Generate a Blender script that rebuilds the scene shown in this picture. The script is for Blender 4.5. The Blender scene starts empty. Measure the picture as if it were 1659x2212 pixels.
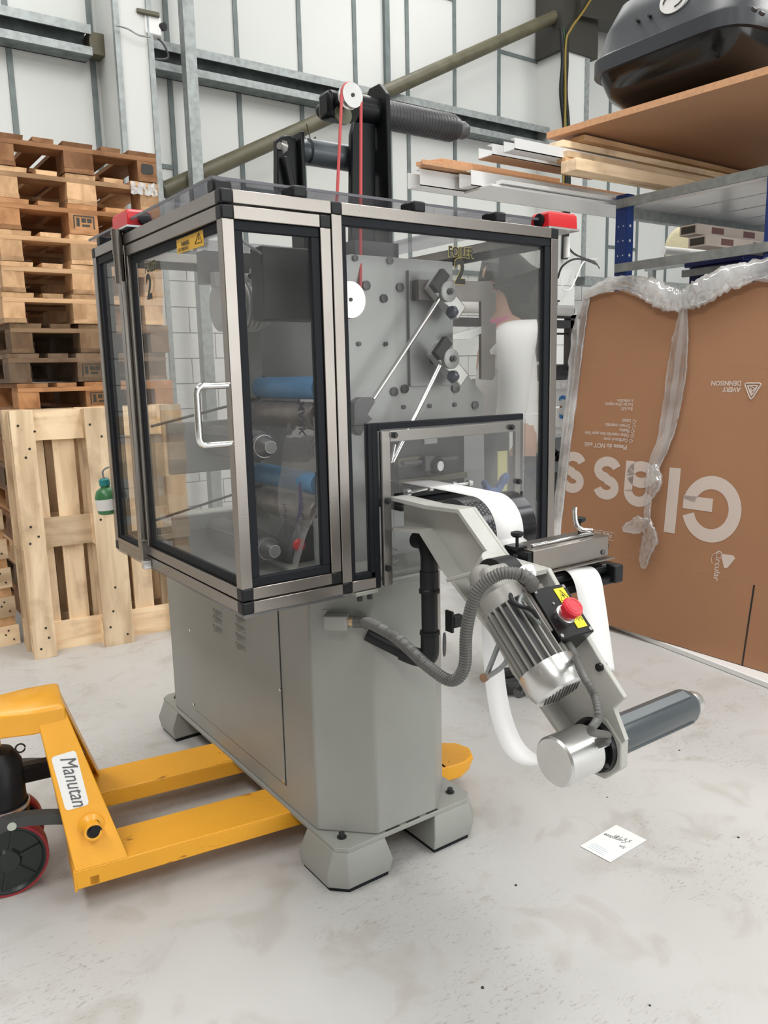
import bpy, bmesh, math, random
from mathutils import Vector, Matrix, noise
V = Vector
R = math.radians
random.seed(7)
S = bpy.context.scene
C = S.collection
# ------------------------------------------------------------------ camera
W_, H_ = 1659, 2212
F_ = 1720.73
YAW, PIT, ROL = 0.615282, -0.174058, -0.022257
HC = 1.34
fw = V((math.sin(YAW)*math.cos(PIT), math.cos(YAW)*math.cos(PIT), math.sin(PIT)))
rt0 = V((math.cos(YAW), -math.sin(YAW), 0)); up0 = rt0.cross(fw)
rt = math.cos(ROL)*rt0 + math.sin(ROL)*up0
up = -math.sin(ROL)*rt0 + math.cos(ROL)*up0
cd = bpy.data.cameras.new('camera'); cam = bpy.data.objects.new('camera', cd); C.objects.link(cam)
cd.sensor_width = 36; cd.sensor_fit = 'AUTO'; cd.lens = F_*36/H_; cd.clip_start = .02; cd.clip_end = 60
cam.matrix_world = Matrix(((rt.x, up.x, -fw.x, 0), (rt.y, up.y, -fw.y, 0), (rt.z, up.z, -fw.z, HC), (0, 0, 0, 1)))
S.camera = cam
S.cycles.transparent_max_bounces = 32; S.cycles.max_bounces = 8
O_ = V((0, 0, HC))
# ------------------------------------------------------------------ light
S.view_settings.view_transform = 'Standard'; S.view_settings.look = 'None'
S.view_settings.gamma = 1; S.view_settings.use_curve_mapping = False
S.view_settings.exposure = 0.32
wd = bpy.data.worlds.new('world'); S.world = wd; wd.use_nodes = True
wd.node_tree.nodes['Background'].inputs[0].default_value = (.93, .96, 1, 1)
wd.node_tree.nodes['Background'].inputs[1].default_value = .5
def area(name, loc, rot, sx, sy, power, col=(1, 1, 1)):
    l = bpy.data.lights.new(name, 'AREA'); l.shape = 'RECTANGLE'; l.size = sx; l.size_y = sy
    l.energy = power; l.color = col
    o = bpy.data.objects.new(name, l); C.objects.link(o); o.location = loc; o.rotation_euler = rot
    return o
for i, (x, y) in enumerate(((-2.5, 1.5), (2.5, 1.5), (7.5, 1.5), (-2.5, -3.5), (2.5, -3.5), (7.5, -3.5), (5, 4.8), (0.5, 4.8))):
    area('roof_light', (x, y, 6.35), (0, 0, 0), 1.3, 3.6, 130 if y < 4 else 62, (1, .985, .96))
area('doorway_daylight', (4.5, -6.7, 2.4), (R(90), 0, 0), 5.5, 4.2, 150, (.97, .985, 1))
# ------------------------------------------------------------------ measuring helpers (photo pixel -> point on a real plane)
def ray(u, v): return rt*((u-W_/2)/F_) + up*(-(v-H_/2)/F_) + fw
def onp(u, v, P, n):
    d = ray(u, v); n = V(n); return O_ + d*(((V(P)-O_).dot(n))/d.dot(n))
def PX(u, v, x): return onp(u, v, (x, 0, 0), (1, 0, 0))
def PY(u, v, y): return onp(u, v, (0, y, 0), (0, 1, 0))
def PZ(u, v, z): return onp(u, v, (0, 0, z), (0, 0, 1))
def PD(u, v, d): return O_ + ray(u, v)*d
def AXu(u, y, z):   # x of the point on the X-line through (y,z) seen at column u
    k = (u-W_/2)/F_; a = rt - fw*k
    return -(a.y*y + a.z*(z-HC))/a.x
# ------------------------------------------------------------------ materials
def nt(m):
    m.use_nodes = True; return m.node_tree, m.node_tree.nodes['Principled BSDF']
MATS = {}
def mat(name, col, rough=.5, metal=0, var=0, vscale=6, bump=0, bscale=60, stretch=None, spec=.5, dirt=None, coat=0):
    if name in MATS: return MATS[name]
    m = bpy.data.materials.new(name); t, b = nt(m); MATS[name] = m
    b.inputs['Base Color'].default_value = (*col, 1); b.inputs['Roughness'].default_value = rough
    b.inputs['Metallic'].default_value = metal; b.inputs['Specular IOR Level'].default_value = spec
    b.inputs['Coat Weight'].default_value = coat
    N = t.nodes; L = t.links
    if var or bump or dirt:
        tc = N.new('ShaderNodeTexCoord'); mp = N.new('ShaderNodeMapping'); L.new(tc.outputs['Object'], mp.inputs[0])
        if stretch: mp.inputs['Scale'].default_value = stretch
    if var or dirt:
        n = N.new('ShaderNodeTexNoise'); n.inputs['Scale'].default_value = vscale; n.inputs['Detail'].default_value = 6
        L.new(mp.outputs[0], n.inputs['Vector'])
        cr = N.new('ShaderNodeValToRGB'); L.new(n.outputs[0], cr.inputs[0])
        lo = dirt if dirt else tuple(c*(1-var) for c in col)
        cr.color_ramp.elements[0].position = .3 if not dirt else .22
        cr.color_ramp.elements[1].position = .7 if not dirt else .52
        cr.color_ramp.elements[0].color = (*lo, 1)
        cr.color_ramp.elements[1].color = (*[min(1, c*(1+var*.5)) for c in col], 1)
        L.new(cr.outputs[0], b.inputs['Base Color'])
    if bump:
        n2 = N.new('ShaderNodeTexNoise'); n2.inputs['Scale'].default_value = bscale; n2.inputs['Detail'].default_value = 4
        L.new(mp.outputs[0], n2.inputs['Vector'])
        bp = N.new('ShaderNodeBump'); bp.inputs['Strength'].default_value = bump; bp.inputs['Distance'].default_value = .01
        L.new(n2.outputs[0], bp.inputs['Height']); L.new(bp.outputs[0], b.inputs['Normal'])
    return m
def wood(name, stretch):
    m = bpy.data.materials.new(name); t, b = nt(m); N = t.nodes; L = t.links
    tc = N.new('ShaderNodeTexCoord'); mp = N.new('ShaderNodeMapping'); mp.inputs['Scale'].default_value = stretch
    oi = N.new('ShaderNodeObjectInfo')
    ad = N.new('ShaderNodeVectorMath'); ad.operation = 'ADD'
    cb = N.new('ShaderNodeCombineXYZ')
    mu = N.new('ShaderNodeMath'); mu.operation = 'MULTIPLY'; mu.inputs[1].default_value = 37
    L.new(oi.outputs['Random'], mu.inputs[0])
    for i in range(3): L.new(mu.outputs[0], cb.inputs[i])
    L.new(tc.outputs['Object'], ad.inputs[0]); L.new(cb.outputs[0], ad.inputs[1]); L.new(ad.outputs[0], mp.inputs[0])
    n = N.new('ShaderNodeTexNoise'); n.inputs['Scale'].default_value = 14; n.inputs['Detail'].default_value = 7; n.inputs['Distortion'].default_value = .6
    L.new(mp.outputs[0], n.inputs['Vector'])
    cr = N.new('ShaderNodeValToRGB'); L.new(n.outputs[0], cr.inputs[0])
    cr.color_ramp.elements[0].position = .32; cr.color_ramp.elements[0].color = (.55, .47, .40, 1)
    cr.color_ramp.elements[1].position = .60; cr.color_ramp.elements[1].color = (1.0, 1.0, 1.0, 1)
    mx = N.new('ShaderNodeMix'); mx.data_type = 'RGBA'; mx.blend_type = 'MULTIPLY'; mx.inputs['Factor'].default_value = .75
    L.new(oi.outputs['Color'], mx.inputs['A']); L.new(cr.outputs[0], mx.inputs['B'])
    n3 = N.new('ShaderNodeTexNoise'); n3.inputs['Scale'].default_value = 5; n3.inputs['Detail'].default_value = 5
    L.new(ad.outputs[0], n3.inputs['Vector'])
    c3 = N.new('ShaderNodeValToRGB'); L.new(n3.outputs[0], c3.inputs[0])
    c3.color_ramp.elements[0].position = .30; c3.color_ramp.elements[0].color = (.42, .36, .32, 1)
    c3.color_ramp.elements[1].position = .45; c3.color_ramp.elements[1].color = (1, 1, 1, 1)
    m3 = N.new('ShaderNodeMix'); m3.data_type = 'RGBA'; m3.blend_type = 'MULTIPLY'; m3.inputs['Factor'].default_value = .55
    L.new(mx.outputs['Result'], m3.inputs['A']); L.new(c3.outputs[0], m3.inputs['B'])
    mr = N.new('ShaderNodeMapRange'); mr.inputs['To Min'].default_value = .62; mr.inputs['To Max'].default_value = 1.18
    L.new(oi.outputs['Random'], mr.inputs['Value'])
    hs = N.new('ShaderNodeHueSaturation'); L.new(mr.outputs[0], hs.inputs['Value']); L.new(m3.outputs['Result'], hs.inputs['Color'])
    L.new(hs.outputs[0], b.inputs['Base Color']); b.inputs['Roughness'].default_value = .75
    b.inputs['Specular IOR Level'].default_value = .25
    bp = N.new('ShaderNodeBump'); bp.inputs['Strength'].default_value = .25; bp.inputs['Distance'].default_value = .004
    L.new(n.outputs[0], bp.inputs['Height']); L.new(bp.outputs[0], b.inputs['Normal'])
    MATS[name] = m; return m
wood('wood_along_x', (.12, 1, 1)); wood('wood_along_y', (1, .12, 1)); wood('wood_block', (1, 1, .5))
def pane_mat(name, tint, haze=.06, gloss=.08, hcol=(.8, .8, .8)):
    m = bpy.data.materials.new(name); m.use_nodes = True; t = m.node_tree; N = t.nodes; L = t.links
    N.remove(N['Principled BSDF']); out = N['Material Output']
    tr = N.new('ShaderNodeBsdfTransparent'); tr.inputs[0].default_value = (*tint, 1)
    df = N.new('ShaderNodeBsdfDiffuse'); df.inputs[0].default_value = (*hcol, 1)
    gl = N.new('ShaderNodeBsdfGlossy'); gl.inputs['Roughness'].default_value = .02
    tc = N.new('ShaderNodeTexCoord'); n = N.new('ShaderNodeTexNoise'); n.inputs['Scale'].default_value = 3.5; n.inputs['Detail'].default_value = 8
    L.new(tc.outputs['Object'], n.inputs['Vector'])
    mr = N.new('ShaderNodeMapRange'); mr.inputs['From Min'].default_value = .35; mr.inputs['From Max'].default_value = .7
    mr.inputs['To Min'].default_value = haze*.3; mr.inputs['To Max'].default_value = haze*1.8; L.new(n.outputs[0], mr.inputs['Value'])
    m1 = N.new('ShaderNodeMixShader'); L.new(mr.outputs[0], m1.inputs[0]); L.new(tr.outputs[0], m1.inputs[1]); L.new(df.outputs[0], m1.inputs[2])
    fr = N.new('ShaderNodeFresnel'); fr.inputs[0].default_value = 1.45
    mm = N.new('ShaderNodeMath'); mm.operation = 'MULTIPLY_ADD'; mm.inputs[1].default_value = .30; mm.inputs[2].default_value = gloss-.04
    L.new(fr.outputs[0], mm.inputs[0])
    m2 = N.new('ShaderNodeMixShader'); L.new(mm.outputs[0], m2.inputs[0]); L.new(m1.outputs[0], m2.inputs[1]); L.new(gl.outputs[0], m2.inputs[2])
    L.new(m2.outputs[0], out.inputs[0]); MATS[name] = m; return m
pane_mat('polycarbonate', (.975, .975, .97), .018, .03)
pane_mat('hazy_plexiglass', (.96, .96, .96), .04, .03)
pane_mat('roof_sheet', (.80, .80, .83), .10, .10, (.6, .6, .65))
pane_mat('plastic_film', (.86, .86, .86), .30, .16, (.95, .95, .95))
pane_mat('clear_film', (.85, .84, .84), .28, .08, (.8, .78, .78))
pane_mat('tail_film', (.96, .96, .96), .20, .18, (1, 1, 1))
pane_mat('crumpled_film', (.80, .80, .80), .55, .25, (.95, .95, .95))
M_steel = mat('brushed_stainless', (.31, .285, .262), .30, 1.0, var=.10, vscale=5, stretch=(1, 1, 1), bump=.03, bscale=300)
M_black = mat('black_plastic', (.010, .011, .013), .42, spec=.3)
M_rubber = mat('black_rubber', (.012, .014, .018), .6, spec=.2)
M_blackm = mat('black_painted_metal', (.007, .008, .009), .28, 0, spec=.25)
M_grey = mat('light_grey_paint', (.33, .337, .312), .42, 0, var=.05, vscale=3, bump=.05, bscale=500)
M_cast = mat('grey_cast_paint', (.46, .46, .43), .4, 0, var=.08, vscale=9, bump=.06, bscale=200)
M_motor = mat('motor_grey', (.30, .295, .275), .38, 0, var=.12, vscale=14)
M_plate = mat('machine_plate', (.36, .37, .365), .38, .35, var=.08, vscale=4)
M_dark = mat('dark_machine', (.035, .036, .038), .4, .3)
M_dk2 = mat('dark_grey_metal', (.10, .10, .105), .4, .4)
M_chrome = mat('chrome', (.82, .82, .82), .10, 1)
M_alu = mat('aluminium', (.70, .70, .69), .28, .9, var=.08, vscale=12)
M_galv = mat('galvanised_steel', (.20, .235, .235), .5, .3, var=.35, vscale=14)
M_galvl = mat('galvanised_light', (.34, .37, .37), .45, .35, var=.25, vscale=22)
M_strip = mat('wall_joint_strip', (.17, .205, .205), .5, .1, var=.2, vscale=10)
M_panel = mat('white_liner_panel', (.66, .675, .66), .35, 0, var=.02, vscale=1.5)
M_block = mat('white_painted_block', (.72, .725, .715), .6, 0, var=.04, vscale=9, bump=.25, bscale=40)
M_brown = mat('olive_brown_steel', (.115, .105, .065), .45, 0, var=.25, vscale=8)
M_dkbr = mat('dark_brown_steel', (.035, .033, .026), .5)
M_yel = mat('yellow_paint', (.90, .42, .028), .32, 0, dirt=None, var=.10, vscale=5, coat=.2)
M_red = mat('red_plastic', (.62, .012, .018), .35)
M_redb = mat('red_belt', (.55, .075, .075), .5)
M_white = mat('white_plastic', (.82, .82, .81), .3)
M_paper = mat('white_paper', (.88, .88, .88), .6)
M_trim = mat('white_glossy_trim', (.80, .81, .81), .2)
M_chip = mat('brown_board', (.40, .215, .115), .55, 0, var=.06, vscale=3)
M_chipe = mat('board_edge', (.62, .34, .18), .7, 0, var=.12, vscale=60)
M_card = mat('brown_cardboard', (.37, .185, .095), .7, 0, var=.05, vscale=2.5, bump=.06, bscale=30)
M_print = mat('white_print', (.62, .52, .465), .6)
M_blue = mat('blue_rack_paint', (.012, .045, .22), .4)
M_bluer = mat('blue_roller', (.10, .30, .55), .45, 0, var=.15, vscale=20)
M_conduit = mat('grey_conduit', (.105, .105, .10), .4)
M_orange = mat('yellow_label', (.75, .42, .03), .5)
M_ylab = mat('bright_yellow_label', (.86, .72, .02), .5)
M_gold = mat('gold_print', (.45, .37, .10), .4)
M_ink = mat('black_ink', (.02, .018, .015), .5)
M_beige = mat('brass', (.55, .40, .25), .35, .6)
M_roller = mat('black_wound_rubber', (.035, .036, .04), .38, 0, var=.2, vscale=30)
M_roller2 = mat('grey_shaft', (.085, .10, .11), .3, .3)
M_shell = mat('black_textured_shell', (.028, .032, .038), .38, 0, bump=.05, bscale=400)
M_tub = mat('glossy_black_tub', (.006, .006, .006), .14)
# floor
def floor_mat():
    m = bpy.data.materials.new('grey_painted_concrete'); t, b = nt(m); N = t.nodes; L = t.links
    tc = N.new('ShaderNodeTexCoord')
    def nz(sc, det=6, st=None, dist=0):
        n = N.new('ShaderNodeTexNoise'); n.inputs['Scale'].default_value = sc; n.inputs['Detail'].default_value = det; n.inputs['Distortion'].default_value = dist
        if st:
            mp = N.new('ShaderNodeMapping'); mp.inputs['Scale'].default_value = st[0:3]; mp.inputs['Rotation'].default_value = (0, 0, st[3])
            L.new(tc.outputs['Object'], mp.inputs[0]); L.new(mp.outputs[0], n.inputs['Vector'])
        else: L.new(tc.outputs['Object'], n.inputs['Vector'])
        return n
    def ramp(n, p0, p1, c0, c1):
        r = N.new('ShaderNodeValToRGB'); L.new(n.outputs[0], r.inputs[0]); e = r.color_ramp.elements
        e[0].position = p0; e[1].position = p1; e[0].color = (*c0, 1); e[1].color = (*c1, 1); return r
    def mul(a, bb, f):
        x = N.new('ShaderNodeMix'); x.data_type = 'RGBA'; x.blend_type = 'MULTIPLY'; x.inputs['Factor'].default_value = f
        L.new(a, x.inputs['A']); L.new(bb, x.inputs['B']); return x.outputs['Result']
    base = ramp(nz(1.1, 5), .3, .7, (.50, .495, .485), (.585, .58, .57)).outputs[0]
    st = ramp(nz(5, 9, None, 1.2), .33, .46, (.74, .69, .63), (1, 1, 1)).outputs[0]
    fine = ramp(nz(26, 8, (1, 3.2, 1, .5), 2.0), .33, .42, (.74, .72, .70), (1, 1, 1)).outputs[0]
    mask = ramp(nz(2.2, 4), .42, .52, (1, 1, 1), (0, 0, 0)).outputs[0]
    c = mul(base, st, .45)
    x = N.new('ShaderNodeMix'); x.data_type = 'RGBA'; x.blend_type = 'MULTIPLY'; L.new(mask, x.inputs['Factor']); L.new(c, x.inputs['A']); L.new(fine, x.inputs['B'])
    c = x.outputs['Result']
    sp = ramp(nz(45, 2), .17, .19, (.35, .33, .31), (1, 1, 1)).outputs[0]
    c = mul(c, sp, .8)
    L.new(c, b.inputs['Base Color']); b.inputs['Roughness'].default_value = .42; b.inputs['Specular IOR Level'].default_value = .45
    bp = N.new('ShaderNodeBump'); bp.inputs['Strength'].default_value = .08; bp.inputs['Distance'].default_value = .01
    L.new(nz(18, 5).outputs[0], bp.inputs['Height']); L.new(bp.outputs[0], b.inputs['Normal'])
    MATS['floor'] = m; return m
floor_mat()
def card_yellow():   # scuffed yellow for the forks
    m = mat('scuffed_yellow', (.90, .42, .028), .35, 0, var=.08, vscale=4)
    t = m.node_tree; N = t.nodes; L = t.links; b = N['Principled BSDF']
    src = b.inputs['Base Color'].links[0].from_socket
    tc = N.new('ShaderNodeTexCoord'); n = N.new('ShaderNodeTexNoise'); n.inputs['Scale'].default_value = 16; n.inputs['Detail'].default_value = 9; n.inputs['Distortion'].default_value = 1.5
    mp = N.new('ShaderNodeMapping'); mp.inputs['Scale'].default_value = (.5, 1, 2); L.new(tc.outputs['Object'], mp.inputs[0]); L.new(mp.outputs[0], n.inputs['Vector'])
    r = N.new('ShaderNodeValToRGB'); L.new(n.outputs[0], r.inputs[0]); e = r.color_ramp.elements
    e[0].position = .30; e[1].position = .37; e[0].color = (.20, .10, .03, 1); e[1].color = (1, 1, 1, 1)
    x = N.new('ShaderNodeMix'); x.data_type = 'RGBA'; x.blend_type = 'MULTIPLY'; x.inputs['Factor'].default_value = .8
    L.new(src, x.inputs['A']); L.new(r.outputs[0], x.inputs['B']); L.new(x.outputs['Result'], b.inputs['Base Color'])
    return m
M_scuff = card_yellow()
# ------------------------------------------------------------------ mesh builder
def wl(p):
    r = V((0, 0, 0))
    while p is not None: r += p.location; p = p.parent
    return r
class MB:
    def __init__(s): s.v = []; s.f = []
    def add(s, vs, fs):
        k = len(s.v); s.v += [V(p) for p in vs]; s.f += [tuple(i+k for i in f) for f in fs]; return s
    def box(s, a, b, M=None):
        a, b = V(a), V(b)
        vs = [V((x, y, z)) for x in (min(a.x, b.x), max(a.x, b.x)) for y in (min(a.y, b.y), max(a.y, b.y)) for z in (min(a.z, b.z), max(a.z, b.z))]
        if M: vs = [M @ p for p in vs]
        return s.add(vs, [(0, 1, 3, 2), (4, 6, 7, 5), (0, 4, 5, 1), (2, 3, 7, 6), (0, 2, 6, 4), (1, 5, 7, 3)])
    def obox(s, c, ax, ay, az, sx, sy, sz):   # centred box on given axes
        c = V(c); ax, ay, az = V(ax).normalized()*sx/2, V(ay).normalized()*sy/2, V(az).normalized()*sz/2
        vs = [c+ax*i+ay*j+az*k for i in (-1, 1) for j in (-1, 1) for k in (-1, 1)]
        return s.add(vs, [(0, 1, 3, 2), (4, 6, 7, 5), (0, 4, 5, 1), (2, 3, 7, 6), (0, 2, 6, 4), (1, 5, 7, 3)])
    def prism(s, pts, off):
        pts = [V(p) for p in pts]; off = V(off); n = len(pts)
        return s.add(pts+[p+off for p in pts], [tuple(range(n))[::-1], tuple(range(n, 2*n))]+[(i, (i+1) % n, n+(i+1) % n, n+i) for i in range(n)])
    def rings(s, rs, cap=True, closed=False):
        k = len(s.v); n = len(rs[0])
        for r in rs: s.v += [V(p) for p in r]
        m = len(rs)
        for j in range(m if closed else m-1):
            a, b = k+j*n, k+((j+1) % m)*n
            for i in range(n): s.f.append((a+i, a+(i+1) % n, b+(i+1) % n, b+i))
        if cap and not closed:
            s.f.append(tuple(range(k, k+n))[::-1]); s.f.append(tuple(range(k+(m-1)*n, k+m*n)))
        return s
    def lathe(s, p, d, prof, seg=24):      # prof: (dist along d, radius)
        p = V(p); d = V(d).normalized(); a = d.orthogonal().normalized(); b = d.cross(a)
        return s.rings([[p+d*t+(a*math.cos(2*math.pi*i/seg)+b*math.sin(2*math.pi*i/seg))*max(r, 1e-5) for i in range(seg)] for t, r in prof])
    def cyl(s, p, q, r, r2=None, seg=20):
        p, q = V(p), V(q); return s.lathe(p, q-p, [(0, r), ((q-p).length, r if r2 is None else r2)], seg)
    def tube(s, path, r, seg=10, cap=True, closed=False):
        P = [V(p) for p in path]; n = len(P); rs = []; prev = None
        for i in range(n):
            if closed: d = P[(i+1) % n]-P[i-1]
            else: d = P[min(i+1, n-1)]-P[max(i-1, 0)]
            d.normalize()
            if prev is None: a = d.orthogonal().normalized()
            else:
                a = prev - d*prev.dot(d); a.normalize()
            prev = a; b = d.cross(a); rr = r[i] if isinstance(r, (list, tuple)) else r
            rs.append([P[i]+(a*math.cos(2*math.pi*k/seg)+b*math.sin(2*math.pi*k/seg))*rr for k in range(seg)])
        return s.rings(rs, cap, closed)
    def build(s, name, m, parent=None, smooth=None, bevel=0, local=False, loc=None, weld=False):
        me = bpy.data.meshes.new(name)
        off = V((0, 0, 0)) if local else wl(parent)
        o = bpy.data.objects.new(name, me)
        if loc is not None: o.location = V(loc)-(V((0, 0, 0)) if local else wl(parent)); off = off + (V(loc)-off if not local else V(loc))
        me.from_pydata([p-off for p in s.v], [], s.f); me.materials.append(m if not isinstance(m, str) else MATS[m])
        bm = bmesh.new(); bm.from_mesh(me)
        if weld: bmesh.ops.remove_doubles(bm, verts=bm.verts, dist=1e-5)
        bmesh.ops.recalc_face_normals(bm, faces=bm.faces); bm.to_mesh(me); bm.free()
        C.objects.link(o); o.parent = parent
        if smooth is not None:
            for p in me.polygons: p.use_smooth = True
            me.set_sharp_from_angle(angle=R(smooth))
        if bevel:
            md = o.modifiers.new('bevel', 'BEVEL'); md.width = bevel; md.segments = 2; md.limit_method = 'ANGLE'; md.angle_limit = R(40)
            md.harden_normals = False
            for p in me.polygons: p.use_smooth = True
            me.set_sharp_from_angle(angle=R(smooth or 35))
        return o
def tag(o, label, cat, group=None):
    o['label'] = label; o['category'] = cat
    if group: o['group'] = group
    return o
def thing(name, loc, label, cat, group=None, rz=0):
    o = bpy.data.objects.new(name, None); o.empty_display_size = .1; C.objects.link(o); o.location = loc; o.rotation_euler = (0, 0, rz)
    return tag(o, label, cat, group)
def struct(o): o['kind'] = 'structure'; return o
def lab(o, s): o['label'] = s; return o
def spline(pts, n=8, closed=False):
    P = [V(p) for p in pts]; out = []; m = len(P)
    for i in range(m if closed else m-1):
        if closed: p0, p1, p2, p3 = P[i-1], P[i], P[(i+1) % m], P[(i+2) % m]
        else: p0, p1, p2, p3 = P[max(i-1, 0)], P[i], P[i+1], P[min(i+2, m-1)]
        for k in range(n):
            t = k/n
            out.append(.5*((2*p1)+(-p0+p2)*t+(2*p0-5*p1+4*p2-p3)*t*t+(-p0+3*p1-3*p2+p3)*t**3))
    if not closed: out.append(P[-1])
    return out
def text(name, s, size, m, parent, org, xd, yd, bold=0, align='LEFT', sx=1.0, shear=0, thick=.0006, local=False):
    cu = bpy.data.curves.new(name, 'FONT'); cu.body = s; cu.size = size; cu.offset = bold; cu.align_x = align; cu.resolution_u = 3
    cu.space_character = 1.0; cu.shear = shear; cu.space_line = .95
    tmp = bpy.data.objects.new(name, cu); C.objects.link(tmp); bpy.context.view_layer.update()
    dg = bpy.context.evaluated_depsgraph_get(); me = bpy.data.meshes.new_from_object(tmp.evaluated_get(dg)); bpy.data.objects.remove(tmp)
    xd, yd = V(xd).normalized(), V(yd).normalized(); n = xd.cross(yd).normalized(); org = V(org)
    off = V((0, 0, 0)) if local else wl(parent)
    for v in me.vertices: v.co = org + xd*v.co.x*sx + yd*v.co.y + n*thick - off
    me.materials.clear(); me.materials.append(m); me.name = name
    o = bpy.data.objects.new(name, me); C.objects.link(o); o.parent = parent; return o
X1, Y1, Z1 = V((1, 0, 0)), V((0, 1, 0)), V((0, 0, 1))
# ================================================================== THE ROOM
YW = 6.65
fl = struct(MB().box((-6, -7, -.12), (15, YW+.3, 0)).build('floor', MATS['floor']))
ch = MB()
for (x, y, r) in ((2.0, .80, .006), (1.78, .83, .005), (1.73, .62, .007), (1.735, .605, .004), (1.77, .61, .003), (1.62, .70, .005), (2.02, 1.13, .004), (1.05, 1.15, .004), (1.36, 1.36, .004), (.62, 1.18, .003), (.42, 2.6, .004), (1.3, .9, .003), (2.35, 1.55, .004), (1.9, 1.5, .003)):
    ch.lathe((x, y, 0), Z1, [(0, r), (r*.5, r*.8), (r*.7, r*.2)], 7)
gr = ch.build('grit', M_dkbr, fl); gr['kind'] = 'stuff'
wb = struct(MB().box((-6, YW, 0), (15, YW+.3, 6.6)).build('wall_back', M_block))
struct(MB().box((-6.3, -7, 0), (-6, YW+.3, 6.6)).build('wall_left', mat('grey_brown_wall', (.20, .18, .16), .7)))
struct(MB().box((15, -7, 0), (15.3, YW+.3, 6.6)).build('wall_right', M_panel))
struct(MB().box((-6, -7.3, 0), (15, -7, 6.6)).build('wall_front', M_panel))
struct(MB().box((-6.3, -7.3, 6.6), (15.3, YW+.3, 6.8)).build('ceiling', M_panel))
# concrete blocks
bw, bh = .45, .213
bme = None
for r in range(11):
    for i in range(-4, 26):
        x = i*bw + (bw/2 if r % 2 else 0); z = r*bh
        if x > 10.8 or x < -1: continue
        if bme is None:
            o = MB().box((.004, -.022, .004), (bw-.004, 0, bh-.004)).build('concrete_block', M_block, wb, bevel=0, local=True); bme = o.data
        else:
            o = bpy.data.objects.new('concrete_block', bme); C.objects.link(o); o.parent = wb
        o.location = (x, YW, z)
ZB = 11*bh
# liner panels with vertical joint strips between them
sx_ = [-.5, .15, .83, 1.457, 2.052, 2.66, 3.268, 3.881, 4.469, 5.078, 5.675, 6.285, 6.889, 7.65, 8.08, 8.65, 9.25, 9.857, 10.43, 11.04]
for a, b in zip(sx_[:-1], sx_[1:]):
    MB().box((a+.012, YW-.02, ZB+.03), (b-.012, YW+.01, 3.90)).build('liner_panel', M_panel, wb)
    MB().box((a+.012, YW-.02, 3.90), (b-.012, YW+.01, 6.6)).build('liner_panel', M_panel, wb)
for x in sx_:
    MB().box((x-.02, YW-.032, ZB), (x+.02, YW+.01, 6.6)).build('joint_strip', M_strip, wb)
MB().box((4.795, YW-.06, ZB), (4.85, YW, 6.6)).build('joint_strip', M_strip, wb)
MB().box((-1, YW-.05, ZB-.005), (12, YW+.0, ZB+.035)).build('sill_strip', M_strip, wb)
for (a, b, z) in ((2.355, 2.66, 3.03), (3.268, 3.881, 2.93), (5.078, 5.675, 4.97), (8.08, 8.65, 2.78), (6.285, 6.889, 4.62)):
    MB().box((a, YW-.03, z-.018), (b, YW, z+.018)).build('noggin_strip', M_strip, wb)
# horizontal galvanised sheeting rail (C channel), in two runs either side of the left pier
def rail(x0, x1, z0, z1):
    m = MB(); y0, y1 = 6.44, 6.62; t = .012
    m.box((x0, y0, z1-t), (x1, y1, z1)); m.box((x0, y0, z0), (x1, y1, z0+t)); m.box((x0, y1-t, z0), (x1, y1, z1))
    r_ = m.build('sheeting_rail', M_galv, wb)
    MB().box((x0, y0-.002, z1-.062), (x1, y0+t, z1+.002)).box((x0, y0-.002, z0-.002), (x1, y0+t, z0+.055)).build('rail_lip', M_galvl, r_)
    return r_
rail(-1.5, 2.0, 3.70, 3.905); rail(2.38, 6.95, 3.70, 3.905)
MB().box((1.99, 6.46, 3.72), (2.10, 6.60, 3.87)).build('rail_bracket', M_brown, wb)
# boxed piers
p1 = struct(MB().box((2.10, 6.18, 0), (2.36, YW, 6.6)).build('trim_1', M_panel))
for x in (2.10, 2.345): MB().box((x-.018, 6.16, 0), (x+.022, 6.20, 6.6)).build('corner_angle', M_galvl, p1)
p2 = struct(MB().box((6.86, 6.25, ZB), (7.22, YW, 4.62)).build('trim_2', M_panel))
MB().box((7.19, 6.22, ZB), (7.235, 6.27, 4.60)).build('corner_angle', M_galvl, p2)
MB().box((6.68, 6.22, 0), (7.06, YW, 2.40)).build('block_pier', M_block, p2)
for z in range(1, 11): MB().box((6.677, 6.217, z*bh+.1), (7.063, 6.30, z*bh+.105)).build('mortar_joint', M_galvl, p2)
st = struct(MB().box((6.80, 6.22, 4.62), (7.36, 6.6, 6.6)).build('trim_3', M_dkbr))
MB().prism([(7.0, 6.15, 4.95), (7.0, 6.15, 6.6), (10.5, 6.15, 6.6), (8.2, 6.15, 5.05)], (0, .25, 0)).build('steel_haunch', M_dkbr, st)
# free standing galvanised post and diagonal brace tube
a = PY(400, 0, 6.2).x; b = PY(423, 390, 6.2).x
struct(MB().box((a-.045, 6.15, 0), (a+.045, 6.24, 6.6)).build('trim_4', M_galvl))
q0 = PY(352, 412, 6.35); q1 = PY(1240, 18, 6.35)
br = struct(MB().cyl(q0, q1, .062, seg=20).build('trim_5', M_brown, smooth=40))
d = (q1-q0).normalized()
MB().obox(q0+d*.02, d, Y1, d.cross(Y1), .04, .015, .17).build('end_plate', M_dkbr, br)
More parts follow.
